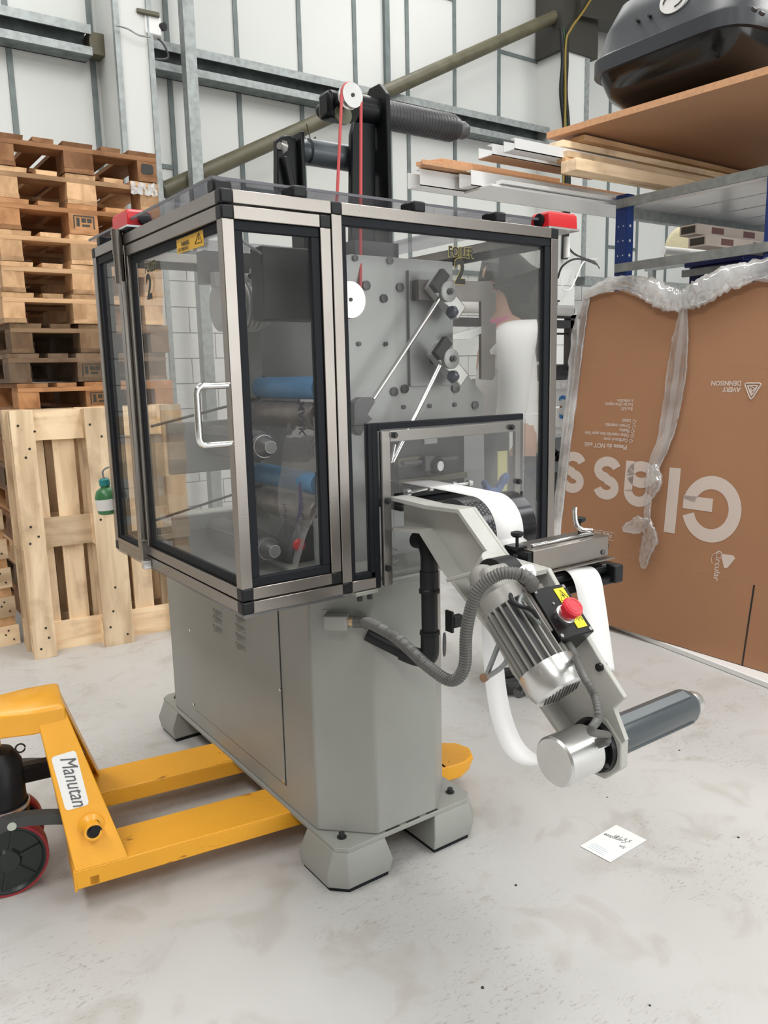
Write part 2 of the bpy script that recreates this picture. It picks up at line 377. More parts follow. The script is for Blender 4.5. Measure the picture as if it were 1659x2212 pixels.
# thin loose wire around the brace
w = MB().tube(spline([PY(662, 268, 6.25), PY(668, 290, 6.25), PY(672, 303, 6.2), PY(682, 296, 6.2), PY(676, 308, 6.2)], 6), .005, 6).build('hanging_wire', M_dkbr, smooth=60)
tag(w, 'thin wire wound round the sloping brown tube behind the machine', 'wire')
w = MB().tube(spline([PY(250, 55, 6.12), PY(275, 62, 6.12), PY(300, 76, 6.12), PY(325, 80, 6.12)], 6), .006, 6).build('sagging_wire', M_galvl, smooth=60)
tag(w, 'pale wire sagging across the front of the white boxed pier', 'wire')
# camera on the pier
cc = thing('security_camera', PY(338, 62, 6.2), 'small white security camera on bracket above the rail at the white pier', 'camera')
c0 = wl(cc)
MB().obox(c0+V((-.03, .0, .0)), (1, -.3, -.1), (0.3, 1, 0), Z1, .12, .10, .13).build('housing', M_white, cc, bevel=.01)
MB().obox(c0+V((-.06, .0, .075)), (1, -.3, -.1), (0.3, 1, 0), Z1, .16, .13, .03).build('sun_shield', M_brown, cc, bevel=.005)
MB().cyl(c0+V((.02, -.045, .0)), c0+V((.035, -.075, -.003)), .028, seg=16).build('lens', M_dark, cc, smooth=40)
MB().tube(spline([c0+V((-.02, 0, -.05)), c0+V((.05, 0, -.10)), c0+V((.08, .02, -.18)), c0+V((-.05, .05, -.2))], 6), .008, 8).build('bracket_arm', M_dk2, cc, smooth=60)
# cable run on the right pier
cb = thing('cable_run', (6.95, 6.2, 2.2), 'bundle of black and green cables down the white pier at right', 'cable')
for k, (dx, m) in enumerate(((0, M_black), (.035, mat('green_cable', (.03, .10, .02), .5)), (.06, M_black))):
    P = [PY(1212+k*5, 60, 6.18), PY(1216+k*4, 130, 6.18), PY(1212+k*5, 200, 6.2), PY(1220+k*4, 290, 6.2), PY(1222+k*3, 430, 6.2), PY(1216+k*3, 560, 6.2)]
    MB().tube(spline(P, 8), .022 if k != 1 else .012, 8).build('cable', m, cb, smooth=60)
MB().tube(spline([PY(1300, -40, 6.1), PY(1262, 22, 6.1), PY(1234, 62, 6.12), PY(1222, 100, 6.15), PY(1221, 240, 6.17), PY(1216, 420, 6.17)], 8), .012, 8).build('cable', mat('yellow_cable', (.22, .15, .02), .5), cb, smooth=60)

# ================================================================== PALLETS
TONES = {'orange': (.60, .31, .145), 'brown': (.36, .185, .09), 'tan': (.78, .50, .28), 'pale': (1.0, .79, .54), 'old': (.24, .155, .09), 'grey': (.26, .18, .12)}
_pm = {}
def pmesh(key, a, b, mt, vary=0):
    if key not in _pm:
        o = MB().box(a, b).build(key, mt, None, local=True); _pm[key] = o.data
        for v in o.data.vertices: v.co += V((random.uniform(-1, 1), random.uniform(-1, 1), 0))*.002
        bpy.data.objects.remove(o)
    return _pm[key]
def ppart(root, name, key, a, b, mt, loc, col):
    o = bpy.data.objects.new(name, pmesh(key, a, b, mt)); C.objects.link(o); o.parent = root; o.location = loc
    k = random.uniform(.85, 1.12); o.color = (*[c*k for c in col], 1); return o
DX = [(-.3275, .145), (-.164, .1), (0, .145), (.164, .1), (.3275, .145)]
def pallet(label, cat_group, tone, M=None, lw=None, detail=True):
    col = TONES[tone]
    p = thing('wooden_pallet', (0, 0, 0), label, 'pallet', cat_group)
    for i, (x, w) in enumerate(DX):
        ppart(p, 'deck_board', 'deck%d' % int(w*1000), (-w/2, -.6, 0), (w/2, .6, .022), MATS['wood_along_y'], (x, 0, .122), col)
    for y in (-.5275, 0, .5275):
        ppart(p, 'stringer_board', 'stringer', (-.4, -.0725, 0), (.4, .0725, .022), MATS['wood_along_x'], (0, y, .100), col)
    for x, w in ((-.35, .1), (0, .145), (.35, .1)):
        ppart(p, 'bottom_board', 'bottom%d' % int(w*1000), (-w/2, -.6, 0), (w/2, .6, .022), MATS['wood_along_y'], (x, 0, 0), col)
        for y in (-.5275, 0, .5275):
            ppart(p, 'block', 'block%d' % int(w*1000), (-w/2, -.0725, 0), (w/2, .0725, .078), MATS['wood_block'], (x, y, .022), col)
    if M is not None: p.matrix_world = M
    return p
tones = ['brown', 'old', 'tan', 'brown', 'orange', 'old', 'brown', 'grey', 'orange', 'grey', 'old', 'tan', 'tan', 'tan', 'orange', 'tan', 'brown']
YS = 4.33
nmax = 17
names = {16: 'topmost dark orange brown pallet of the tall stack by the wall', 15: 'pale pallet second from top of the stack, torn film on its corner',
 14: 'orange pallet third from top of the stack, stamp burnt on its middle block', 13: 'pale brown pallet fourth from the top of the stack',
 12: 'pale pallet fifth from top of the stack, nibbled middle block', 11: 'tan pallet sixth from top, just above the grey mossy pallet',
 10: 'old mossy pallet with rough chipboard blocks, seventh from the top of the stack', 9: 'greyish pallet eighth from top, stamp burnt on its middle block',
 8: 'reddish pallet ninth from top, dark stamp on its middle block', 7: 'pallet just above the leaning pallets in the stack, tenth from top'}
for i in range(nmax):
    x = 1.21 + (.385 if False else 0) + random.uniform(-.012, .012)
    x += {16: .0, 15: .0, 14: .01, 13: .005, 12: 0, 11: 0, 10: .015, 9: .0, 8: .025, 7: .03}.get(i, .02)
    lb = names.get(i, 'brown pallet low in the stack, hidden behind the pale leaning pallets')
    grp = 'stacked pallets' if i not in names else 'stacked pallets'
    M = Matrix.Translation((x+.015, YS+.6+random.uniform(-.006, .006), i*.1472)) @ Matrix.Rotation(R(random.uniform(-.5, .5)), 4, 'Z')
    p = pallet(lb, grp, tones[i], M)
    if i in (14, 9, 8):
        for (a, b, c, e) in ((-.05, -.044, .03, .085), (.048, .054, .03, .09), (-.05, .054, .087, .092), (-.035, -.02, .04, .08), (-.01, .012, .06, .08), (.018, .04, .06, .08), (-.008, .03, .04, .05)):
            o = MB().box((a, -.6015, c), (b, -.5995, e)).build('burnt_stamp', M_dkbr, p, local=True)
    if i == 16:
        o = MB().rings([[(.35+.033*math.copysign(abs(math.cos(t*.3927))**.5, math.cos(t*.3927)), yy, .062+.026*math.copysign(abs(math.sin(t*.3927))**.5, math.sin(t*.3927))) for t in range(16)] for yy in (-.6012, -.599)]).build('black_stain', M_ink, p, local=True)
    if i == 15:
        mm = MB(); rows = []
        for a_ in range(9):
            rows.append([(.25+.018*a_, -.605-.01*math.sin(a_*2.1+b_), .139-.02*b_+.006*math.sin(a_*3+b_)) for b_ in range(4)])
        for a_ in range(8):
            for b_ in range(3): mm.add([rows[a_][b_], rows[a_+1][b_], rows[a_+1][b_+1], rows[a_][b_+1]], [(0, 1, 2, 3)])
        lab(mm.build('torn_film', MATS['crumpled_film'], p, local=True, smooth=80), 'scrap of clear film on the corner')
# leaning pallets, bottoms towards us
def lean_matrix(base_left, ang, tilt, yoff):
    xd = V((math.cos(ang), math.sin(ang), 0)); back = V((-math.sin(ang), math.cos(ang), 0))
    upv = (Z1*math.cos(tilt)+back*math.sin(tilt)).normalized(); bk = (back*math.cos(tilt)-Z1*math.sin(tilt)).normalized()
    # local X -> -xd, local Y -> upv, local Z -> bk ; origin at local (0,0,0): bottom face centre
    o = V(base_left) + xd*.4 + upv*.6 + bk*yoff
    return Matrix(((-xd.x, upv.x, bk.x, o.x), (-xd.y, upv.y, bk.y, o.y), (-xd.z, upv.z, bk.z, o.z), (0, 0, 0, 1)))
base = PZ(77, 1426, 0)
pa = pallet('pale new pallet leaning upright in front, its three skids facing out', 'leaning pallets', 'pale', lean_matrix(base+V((0, 0, .0)), R(-5.8), R(2.2), 0))
pb = pallet('pale pallet leaning upright, sandwiched behind the front leaning one', 'leaning pallets', 'pale', lean_matrix(base+V((-.02, .004, .0055)), R(-5.8), R(2.2), .146))
mm = MB()
for (x, y) in ((-.3, .5), (-.33, .42), (-.37, .53), (-.35, .38), (-.33, 0), (-.37, -.03), (-.36, .05), (-.33, -.5), (-.37, -.55), (-.34, -.45)):
    mm.lathe((-x, y, -.0015), (0, 0, 1), [(0, .006), (.003, .006)], 8)
for (x, y) in ((.05, .52), (-.05, .54), (.0, .46), (.04, .05), (-.03, -.04), (.0, -.3), (.04, -.5), (-.04, -.55), (.02, -.42)):
    mm.lathe((x, y, -.0015), (0, 0, 1), [(0, .006), (.003, .006)], 8)
n_ = mm.build('nail', M_dkbr, pa, local=True); n_['kind'] = 'stuff'
# horizontal-board pallet at the far left
q = PZ(46, 1390, 0)
sp = thing('slatted_pallet', (q.x, q.y, 0), 'pale slatted pallet on edge at far left, nailed boards running across', 'pallet')
sp.rotation_euler = (R(-2.0), R(-1.8), R(-3))
for k in range(8):
    z = .0+.15*k+(.06 if k in (5,) else 0)
    o = ppart(sp, 'slat', 'slat', (-.95, 0, 0), (0, .022, .1), MATS['wood_along_x'], (0, -.0, z+.002), TONES['pale'])
for x in (-.95, -.52, -.1):
    ppart(sp, 'bearer', 'bearer', (0, .0, 0), (.09, .10, 1.18), MATS['wood_block'], (x, .022, .002), TONES['tan'])
mm = MB()
for k in range(8):
    for (x, dz) in ((-.03, .03), (-.065, .06), (-.05, .08)): mm.lathe((x, -.0012, .15*k+dz), Y1, [(0, .005), (.002, .005)], 7)
n_ = mm.build('nail', M_dkbr, sp, local=True); n_['kind'] = 'stuff'
# green bottle hooked behind the guard
b0 = PY(238, 1108, 2.545)
g = thing('spray_bottle', b0, 'green plastic bottle with teal cap hanging behind the left end of the guard', 'bottle')
MG = mat('green_plastic', (.05, .19, .07), .3); MT = mat('teal_plastic', (.02, .25, .25), .3)
MB().lathe(b0, (-.1, 0, 1), [(0, .03), (.004, .036), (.055, .038), (.075, .03), (.085, .014), (.09, .014)], 20).build('bottle_body', MG, g, smooth=40)
MB().lathe(b0+V((-.009, 0, .09)), (-.1, 0, 1), [(0, .017), (.018, .016), (.022, .012)], 16).build('cap', MT, g, smooth=40)
MB().lathe(b0+V((0, 0, .015)), (-.1, 0, 1), [(0, .0385), (.035, .0395), (.0355, .037)], 20).build('bottle_label', M_white, g, smooth=40)
MB().tube(spline([b0+V((-.01, 0, .108)), b0+V((-.012, 0, .135)), b0+V((.0, -.04, .15)), b0+V((.01, -.055, .13))], 6), .003, 8).build('hanging_hook', M_galvl, g, smooth=60)

# ================================================================== RIGHT: RACK AND WHAT IT CARRIES
XR = 3.62
pA = PX(1342, 480, XR); pB = PX(1660, 480, XR)
rk = thing('storage_rack', (XR, (pA.y+pB.y)/2, 0), 'blue steel storage rack with grey end braces and shelf at right', 'rack')
def upright(x, y, side):
    m = MB()
    m.box((x-.002, y-.035, 0), (x+.002, y+.035, 2.235)); m.box((x, y-.037, 0), (x+.055, y-.033, 2.235)); m.box((x, y+.033, 0), (x+.055, y+.037, 2.235))
    u = m.build('upright', M_blue, rk)
    h = MB()
    for k in range(26):
        z = .2+k*.075
        h.lathe((x+.028, y-.0375, z), Y1, [(0, .008), (.0012, .008)], 8)
        if k % 1 == 0: h.lathe((x-.0026, y-.016, z), X1, [(0, .004), (.001, .004)], 6); h.lathe((x-.0026, y+.016, z), X1, [(0, .004), (.001, .004)], 6)
    hh = h.build('slot_holes', M_white if side else M_dark, u); hh['kind'] = 'stuff'
upright(XR, pA.y, 1); upright(XR, pB.y-.02, 0); upright(XR+2.4, pA.y, 0); upright(XR+2.4, pB.y-.02, 0)
ya, yb = pA.y+.02, pB.y-.05
for (z) in (PX(1360, 437, XR).z, PX(1350, 578, XR).z, .35):
    MB().box((XR-.022, yb, z-.022), (XR-.004, ya, z+.022)).build('end_brace', M_galvl, rk)
za = PX(1358, 592, XR).z
MB().prism([(XR-.02, pA.y-.02, za), (XR-.02, pA.y-.02, za-.045), (XR-.02, pB.y, za-.80), (XR-.02, pB.y, za-.755)], (.016, 0, 0)).build('diagonal_brace', M_galvl, rk)
ZS = PX(1360, 437, XR).z-.0
for y in (pA.y-.02, pB.y+.0):
    MB().box((XR+.05, y-.02, ZS-.075), (XR+2.4, y+.02, ZS+.01)).build('shelf_beam', M_galvl, rk)
for k in range(8):
    MB().box((XR+.06+k*.29, pB.y, ZS-.02), (XR+.33+k*.29, pA.y, ZS+.012)).build('shelf_panel', M_trim, rk, bevel=.004)
ZM = PX(1350, 578, XR).z
# white sheet + trims sticking out to the left, running along X
zt = ZS+.014
s0 = PZ(1062, 402, zt)
def along(name, label, cat, tip, x1, w, h, m, yaw=0, group=None, bev=.0015):
    ln = x1-tip.x
    o = MB().box((0, 0, 0), (ln, w, h)).build(name, m, None, local=True, bevel=bev)
    o.location = tip; o.rotation_euler = (0, 0, yaw); tag(o, label, cat, group); return o
o = along('plastic_sheet', 'white glossy plastic sheet lying lowest on the top shelf, jutting out left', 'sheet', s0+V((0, -.0, 0)), 5.6, .20, .012, M_trim, bev=.002)
def trim(name, label, u, v, z, x1, w, h, yaw=0):
    t = .004; tip = PZ(u, v, z); ln = x1-tip.x
    m = MB()
    m.box((0, 0, 0), (ln, w, t)); m.box((0, w-t, 0), (ln, w, h)); m.box((0, 0, 0), (ln, t, h)); m.box((0, t, h-t), (ln, w*.35, h))
    o = m.build(name, M_trim, None, local=True); o.location = tip; o.rotation_euler = (0, 0, yaw)
    tag(o, label, 'trim', 'white plastic trims'); return o
trim('plastic_trim', 'white plastic trim channel jutting furthest left under the brown board', 908, 400, zt+.014, 4.6, .10, .075)
trim('plastic_trim', 'short white trim channel beside the furthest jutting one', 1018, 400, zt+.014, 4.7, .09, .07)
along('plastic_trim', 'flat white trim with a round end hole, on top of the plastic sheet', 'trim', PZ(1085, 396, zt+.016), 4.8, .045, .018, M_trim, R(-1), 'white plastic trims')
# brown boards
zb = zt+.095
tp = PZ(900, 345, zb)
def mitred(label, u, v, z, x1, w, h, m=M_chipe, yaw=0, flip=False):
    tip = PZ(u, v, z); ln = x1-tip.x
    o = MB().prism([(0 if not flip else w*.6, 0, 0), (ln, 0, 0), (ln, w, 0), (w*.6 if not flip else 0, w, 0)], (0, 0, h)).build('brown_board', m, None, local=True, bevel=.001)
    o.location = tip; o.rotation_euler = (0, 0, yaw); tag(o, label, 'board', 'brown boards on the top shelf'); return o
mitred('brown board with mitred end jutting furthest left, lower one of the pair', 912, 354, zb, 5.0, .11, .022)
mitred('thin brown board with cut end lying on the lower jutting board', 932, 347, zb+.026, 3.42, .12, .02, flip=True)
tp = PZ(1062, 332, zb+.06)
t2 = trim('plastic_trim', 'upper white trim channel with brown underside, on the brown boards', 1064, 334, zb+.052, 3.6, .10, .05)
MB().box((0, 0, -.003), (3.6-t2.location.x, .10, -.0005)).build('brown_underside', M_chip, t2, local=True)
t3 = trim('plastic_trim', 'white trim channel with open end touching the pale timber tips', 1112, 322, zb+.052, 3.7, .075, .05)
# pale timbers
def timber(label, u, v, z, x1, w, h, tone, yaw=0):
    tip = PZ(u, v, z); ln = x1-tip.x
    o = MB().box((0, 0, 0), (ln, w, h)).build('timber_plank', MATS['wood_along_x'], None, local=True, bevel=.002)
    o.location = tip; o.rotation_euler = (0, 0, yaw); o.color = (*TONES[tone], 1)
    tag(o, label, 'plank', 'pale timbers on the top shelf'); return o
timber('wide pale timber lowest under the others on the top shelf', 1245, 366, zb-.02, 5.2, .10, .055, 'pale', R(-.5))
timber('pale timber plank with darkened tip, second from the bottom', 1226, 338, zb+.056, 4.9, .12, .030, 'pale', R(-1.2))
timber('pale timber plank with square tip just under the brown sheet, jutting most', 1216, 315, zb+.115, 5.1, .12, .030, 'pale', R(-.4))
timber('knotty pale timber plank uppermost against the underside of the brown sheet', 1262, 302, zb+.147, 5.3, .09, .026, 'tan', R(.6))
timber('small offcut timber tucked under the upper plank tips', 1222, 347, zb+.036, 3.5, .06, .018, 'tan', R(-1))
# brown sheet and the roof box on it
ZC = zb+.185
ca = PZ(1181, 300, ZC); cbp = PZ(1659, 160, ZC)
cbp = ca + (cbp-ca)*1.35
ex = 2.2
pr = MB().prism([ca, ca+V((ex, .0, 0)), cbp+V((ex, 0, 0)), cbp], (0, 0, .03)).build('chipboard_sheet', M_chip, None)
tag(pr, 'large brown chipboard sheet lying over the timbers under the black roof box', 'board')
dd = (cbp-ca); MB().prism([ca-V((.001, 0, .0)), ca-V((.001, 0, -.03)), cbp-V((.001, 0, -.03)), cbp-V((.001, 0, 0))], (-.001, 0, 0)).build('sawn_edge', M_chipe, pr)
# roof box: long axis +X, nose facing us
ZR = ZC+.03
e0 = PZ(1352, 245, ZR)
XBx = e0.x+.05
rl = PX(1262, 138, XBx-.10); rr = PX(1590, 40, XBx-.10)
zr = (rl.z+rr.z)/2
rb = thing('roof_box', (XBx+.7, (rl.y+rr.y)/2, ZR), 'big black car roof box resting on the brown chipboard sheet', 'roof box')
yc = (rl.y+rr.y)/2; hw = abs(rl.y-rr.y)/2*1.09
def rbx(z, x0, w, x1, w1, n=30, pw=7):
    pts = []
    cx_ = (x0+x1)/2; hx = (x1-x0)/2
    for k in range(n*2):
        t = 2*math.pi*k/(n*2); c, s = math.cos(t), math.sin(t)
        px = cx_+hx*math.copysign(abs(c)**(2/pw), c); py = yc+w*math.copysign(abs(s)**(2/pw), s)
        pts.append((px, py, z))
    return pts
L = 1.7; x0 = XBx-.10
hz = zr-ZR
rs = [rbx(ZR+.001, x0+.34, hw*.45, x0+L-.3, 0), rbx(ZR+.006, x0+.26, hw*.58, x0+L-.25, 0), rbx(ZR+.05*hz/.25, x0+.16, hw*.74, x0+L-.16, 0), rbx(ZR+hz*.45, x0+.06, hw*.88, x0+L-.08, 0), rbx(ZR+hz*.8, x0+.02, hw*.94, x0+L-.03, 0), rbx(zr, x0+.008, hw*.965, x0+L-.01, 0)]
MB().rings(rs).build('tub', M_tub, rb, smooth=45)
rs = [rbx(zr-.035, x0-.006, hw*1.0, x0+L, 0), rbx(zr+.03, x0-.006, hw*1.0, x0+L, 0), rbx(zr+.045, x0+.012, hw*.97, x0+L-.02, 0), rbx(zr+.16, x0+.045, hw*.91, x0+L-.06, 0), rbx(zr+.28, x0+.11, hw*.82, x0+L-.12, 0), rbx(zr+.36, x0+.25, hw*.6, x0+L-.25, 0), rbx(zr+.38, x0+.42, hw*.3, x0+L-.45, 0)]
MB().rings(rs).build('lid', M_shell, rb, smooth=45)
for (u, v) in ((1376, 44), (1402, 34), (1627, 20), (1643, 28)):
    p = PX(u, v, x0+.024)
    MB().lathe(p, X1, [(-.005, .007), (.02, .008)], 10).build('rivet', M_dark, rb, smooth=40)
p = PX(1458, 0, x0+.036)
e = MB().lathe(p-V((.012, 0, 0)), X1, [(0, .052), (.03, .055)], 28).build('white_emblem', M_white, rb, smooth=40)
for v in e.data.vertices: v.co.y = (v.co.y+wl(rb).y-p.y)*1.35+p.y-wl(rb).y
# oval ring on the emblem
MB().tube([p+V((-.0135, .05*math.cos(t*.35), .028*math.sin(t*.35)-.004)) for t in range(14)], .0035, 6).build('emblem_ring', M_dk2, rb, smooth=60)

# ================================================================== CARTONS
NC = (1, 0, -.09)
def PC(u, v, off=0): return onp(u, v, (3.20-off, 0, 0), NC)
top = [(1258, 650), (1268, 636), (1342, 628), (1385, 645), (1430, 662), (1470, 664), (1520, 648), (1580, 622), (1659, 600)]
tp = [PC(*q) for q in top]
lft = [PC(1204, 1130)]
bot_l = PC(1192, 1322)
if bot_l.z < .03: pass
bot_l.z = 0.03; bot_l.x = 3.20
yend = 1.15
poly = [V((3.20+.09*.03, bot_l.y, .03)), lft[0]] + tp + [V((3.20+.09*1.74, yend, 1.74)), V((3.20+.0027, yend, .03))]
ct = thing('flattened_cartons', (3.25, 2.1, 0), 'brown cardboard leaning against the rack, printed Glass upside down', 'cardboard')
cbm = MB().prism(poly, (.06, 0, .0)).build('carton_face', M_card, ct, bevel=.003)
MB().prism([p+V((.062, 0, .0)) for p in poly], (.07, 0, 0)).build('carton_back', M_card, ct)
# slot near the right and fold creases
sl = [PC(1631, 1264, .001), PC(1627, 1264, .001), PC(1600, 1446, .001), PC(1603, 1448, .001)]
MB().prism(sl, (.002, 0, 0)).build('slot', M_ink, ct)
for (a, b) in (((1262, 793), (1659, 793)), ((1335, 1196), (1659, 1267))):
    p, q = PC(*a, .0006), PC(*b, .0006)
    MB().prism([p, q, q-V((0, 0, .004)), p-V((0, 0, .004))], (.0005, 0, 0)).build('fold_crease', mat('crease_cardboard', (.40, .21, .12), .7), ct)
YD, ZD = V((0, 1, 0)), -V((.09, 0, 1)).normalized()    # upside-down text: right = +Y, up = down
def ctext(s, u, v, size, bold=0, sx=1, al='LEFT'):
    return text('lettering', s, size, M_print, ct, PC(u, v, .001), YD, ZD, bold=bold, align=al, sx=sx, thick=.0)
def hgt(u0, v0, u1, v1): return (PC(u0, v0)-PC(u1, v1)).length
# Big word: one letter at a time, at the photographed place
H = hgt(1455, 1012, 1438, 1148)
def bigl(c, u_right, v_base, bold, sx=1.0):
    return text('big_letter', c, H/.70, M_print, ct, PC(u_right, v_base, .001), YD, ZD, bold=bold, sx=sx, thick=0)
def glyph(u, v, fn):   # local glyph space: a = towards left in picture (+Y), b = downwards in picture, unit = cap height
    o = PC(u, v, .001)
    return lambda a, b: o+YD*a*H+ZD*b*H
def strokes(fn, paths, w):
    m = MB()
    for P in paths:
        n = len(P); L_, R_ = [], []
        for i in range(n):
            a = V((*P[max(i-1, 0)], 0)); b = V((*P[min(i+1, n-1)], 0)); d = (b-a).normalized(); nn = V((-d.y, d.x, 0))*w/2
            c = V((*P[i], 0)); L_.append(c+nn); R_.append(c-nn)
        for i in range(n-1):
            q = [L_[i], L_[i+1], R_[i+1], R_[i]]
            m.add([fn(p.x, p.y) for p in q], [(0, 1, 2, 3)])
    return m.build('big_letter', M_print, ct)
def arc(cx, cy, rx, ry, a0, a1, n=26): return [(cx+rx*math.cos(R(a0+(a1-a0)*i/n)), cy+ry*math.sin(R(a0+(a1-a0)*i/n))) for i in range(n+1)]
sw = .20
# baseline start positions (picture right side = glyph left side)
fG = glyph(1610, 1035, None)
strokes(fG, [arc(.49, .50, .385, .40, 17, 348, 40), [(.965, .44), (.47, .44)]], .20)
fl_ = glyph(1471, 1012, None); strokes(fl_, [[(.10, 0), (.10, 1.02)]], sw)
fa = glyph(1420, 1001, None)
strokes(fa, [arc(.285, .205, .195, .135, 0, 360, 30), arc(.305, .47, .21, .18, 0, 165, 18), [(.515, .0), (.515, .50)]], .165)
def sshape(f): strokes(f, [arc(.28, .515, .18, .125, 12, 262, 20)+arc(.285, .21, .195, .135, 82, -165, 22)], .165)
for (u, v) in ((1344, 990), (1268, 979)): sshape(glyph(u, v, None))
# small print
sz = .030
ctext('Please do NOT add:', 1355, 962, .033, .0008)
for s, u, v in (('Cardboard cores', 1356, 950), ('Other materials than paper liner', 1359, 939), ('Plastics', 1360, 929), ('Organic materials', 1362, 919), ('Labels', 1363, 908)):
    ctext(s, u, v-2, .026, .0005, .82)
    c = PC(u+7, v+3, .001)
    MB().tube([c+YD*.009*math.cos(t*.5)+V((-.0005, 0, .009*math.sin(t*.5))) for t in range(13)], .0013, 5).build('cross_mark', M_print, ct)
ctext('x', 1365, 951, .02); ctext('x', 1368, 940, .02); ctext('x', 1370, 929, .02); ctext('x', 1372, 919, .02); ctext('x', 1373, 908, .02)
ctext('Box full?', 1367, 880, .024, .0004, .85); ctext('Scan the QR to organise', 1368, 871, .024, .0004, .72); ctext('a collection.', 1368, 863, .024, .0004, .85)
ctext('AVERY', 1600, 837, .029, .0009, .98); ctext('DENNISON', 1602, 823, .029, .0009, .98)
m = MB()
tri = [(1608, 828), (1646, 828), (1622, 865)]
c_ = V((0, 0, 0))
TP = [PC(*q, .0012) for q in tri]; cc_ = (TP[0]+TP[1]+TP[2])/3
for k in (1.0, .60):
    pts = []
    for i in range(3):
        A, B, D = [cc_+(TP[(i+j) % 3]-cc_)*k for j in (2, 0, 1)]
        pts += [B+(A-B)*.16, B+(A-B)*.04+(D-B)*.04, B+(D-B)*.16]
    m.tube(pts, .0035, 5, closed=True)
for i in range(3): m.tube([cc_+(TP[i]-cc_)*.62, cc_+(TP[(i+1) % 3]-cc_)*.2], .003, 5)
m.build('emblem', M_print, ct)
# recycling word and triangle lower right
text('lettering', 'Circular', .042, M_print, ct, PC(1548, 1188, .001), -Z1-V((.09, 0, 0)), V((0, -1, 0)), bold=.0004, thick=0)
MB().prism([PC(1557, 1196, .001), PC(1584, 1200, .001), PC(1588, 1206, .001), PC(1571, 1227, .001), PC(1564, 1227, .001)], (.0005, 0, 0)).build('print_triangle', M_print, ct)
c = PC(1549, 1210, .001)
MB().tube([c+YD*.028*math.cos(R(-110+t*22))+V((0, 0, .034*math.sin(R(-110+t*22)))) for t in range(11)][::1], .0012, 5).build('print_arc', M_print, ct)
pp = [PC(*q, .001) for q in ((1238, 1136), (1328, 1152), (1324, 1168), (1234, 1151))]
MB().tube(pp, .0012, 5, closed=True).build('print_frame', M_print, ct)
ctext('Paper liner Only', 1322, 1153, .034, .0004, .8)
# plastic wrap: crumpled roll along the top, edge band, hanging tail
wp = thing('plastic_wrap', (3.15, 2.2, 0), 'crumpled clear plastic wrap draped over the top and front of the cardboard', 'plastic wrap')
def crumple(path, rad, name, seg=14, amp=.35, flat=.45, seed=0, mt='crumpled_film'):
    P = spline(path, 10); rs = []; n = len(P)
    for i in range(n):
        t = i/(n-1)*(len(rad)-1); k = min(int(t), len(rad)-2); r = rad[k]*(1-(t-k))+rad[k+1]*(t-k)
        d = (P[min(i+1, n-1)]-P[max(i-1, 0)]).normalized(); a = d.cross(X1).normalized(); b = X1
        ring = []
        for j in range(seg):
            an = 2*math.pi*j/seg; nn = noise.noise(V((i*.35+seed, j*.9, seed)))*amp+noise.noise(V((i*.9, j*2.1+seed, 3)))*amp*.6
            rr = r*(1+nn)
            ring.append(P[i]+a*math.cos(an)*rr+b*math.sin(an)*rr*flat)
        rs.append(ring)
    return MB().rings(rs).build(name, MATS[mt], wp, smooth=180)
crumple([PC(1262, 640, .03), PC(1300, 620, .03), PC(1350, 612, .03), PC(1400, 626, .035), PC(1445, 645, .04), PC(1475, 648, .04), PC(1510, 632, .04), PC(1560, 606, .04), PC(1620, 588, .035), PC(1680, 578, .03)],
        [.018, .03, .035, .055, .055, .045, .06, .055, .045, .045], 'wrap_roll', seed=1)
crumple([PC(1475, 655, .03), PC(1474, 690, .02), PC(1466, 760, .018), PC(1455, 850, .018), PC(1438, 940, .018), PC(1415, 1000, .02), PC(1408, 1030, .03)], [.02, .025, .045, .055, .05, .038, .035, .02], 'wrap_tail', amp=.18, flat=.16, seed=5, mt='tail_film')
crumple([PC(1408, 1005, .035), PC(1412, 1040, .04), PC(1400, 1080, .035), PC(1398, 1120, .035), PC(1404, 1160, .035), PC(1392, 1205, .03), PC(1390, 1228, .03)], [.03, .045, .02, .018, .045, .03, .012], 'wrap_tail', amp=.5, flat=.35, seed=9, mt='tail_film')
crumple([PC(1402, 1125, .04), PC(1375, 1135, .04), PC(1345, 1143, .04)], [.015, .045, .01], 'wrap_tail', amp=.4, flat=.3, seed=12, mt='tail_film')
crumple([PC(1268, 640, .01), PC(1250, 720, .005), PC(1238, 830, .005), PC(1222, 960, .005), PC(1205, 1110, .005), PC(1194, 1230, .0), PC(1192, 1330, .0)], [.02, .045, .04, .035, .035, .035, .03], 'wrap_edge', amp=.2, flat=.4, seed=3)
fo = MB().prism([PZ(1310, 1352, 0), PZ(1322, 1346, 0), PZ(1700, 1480, 0), PZ(1690, 1500, 0)], (0, 0, .028)).build('foam_strip', M_white, None, bevel=.005)
tag(fo, 'thin white strip on the floor along the foot of the cardboard', 'strip')

# ================================================================== BACKGROUND RIGHT
def at(u, v, d): return PD(u, v, d)
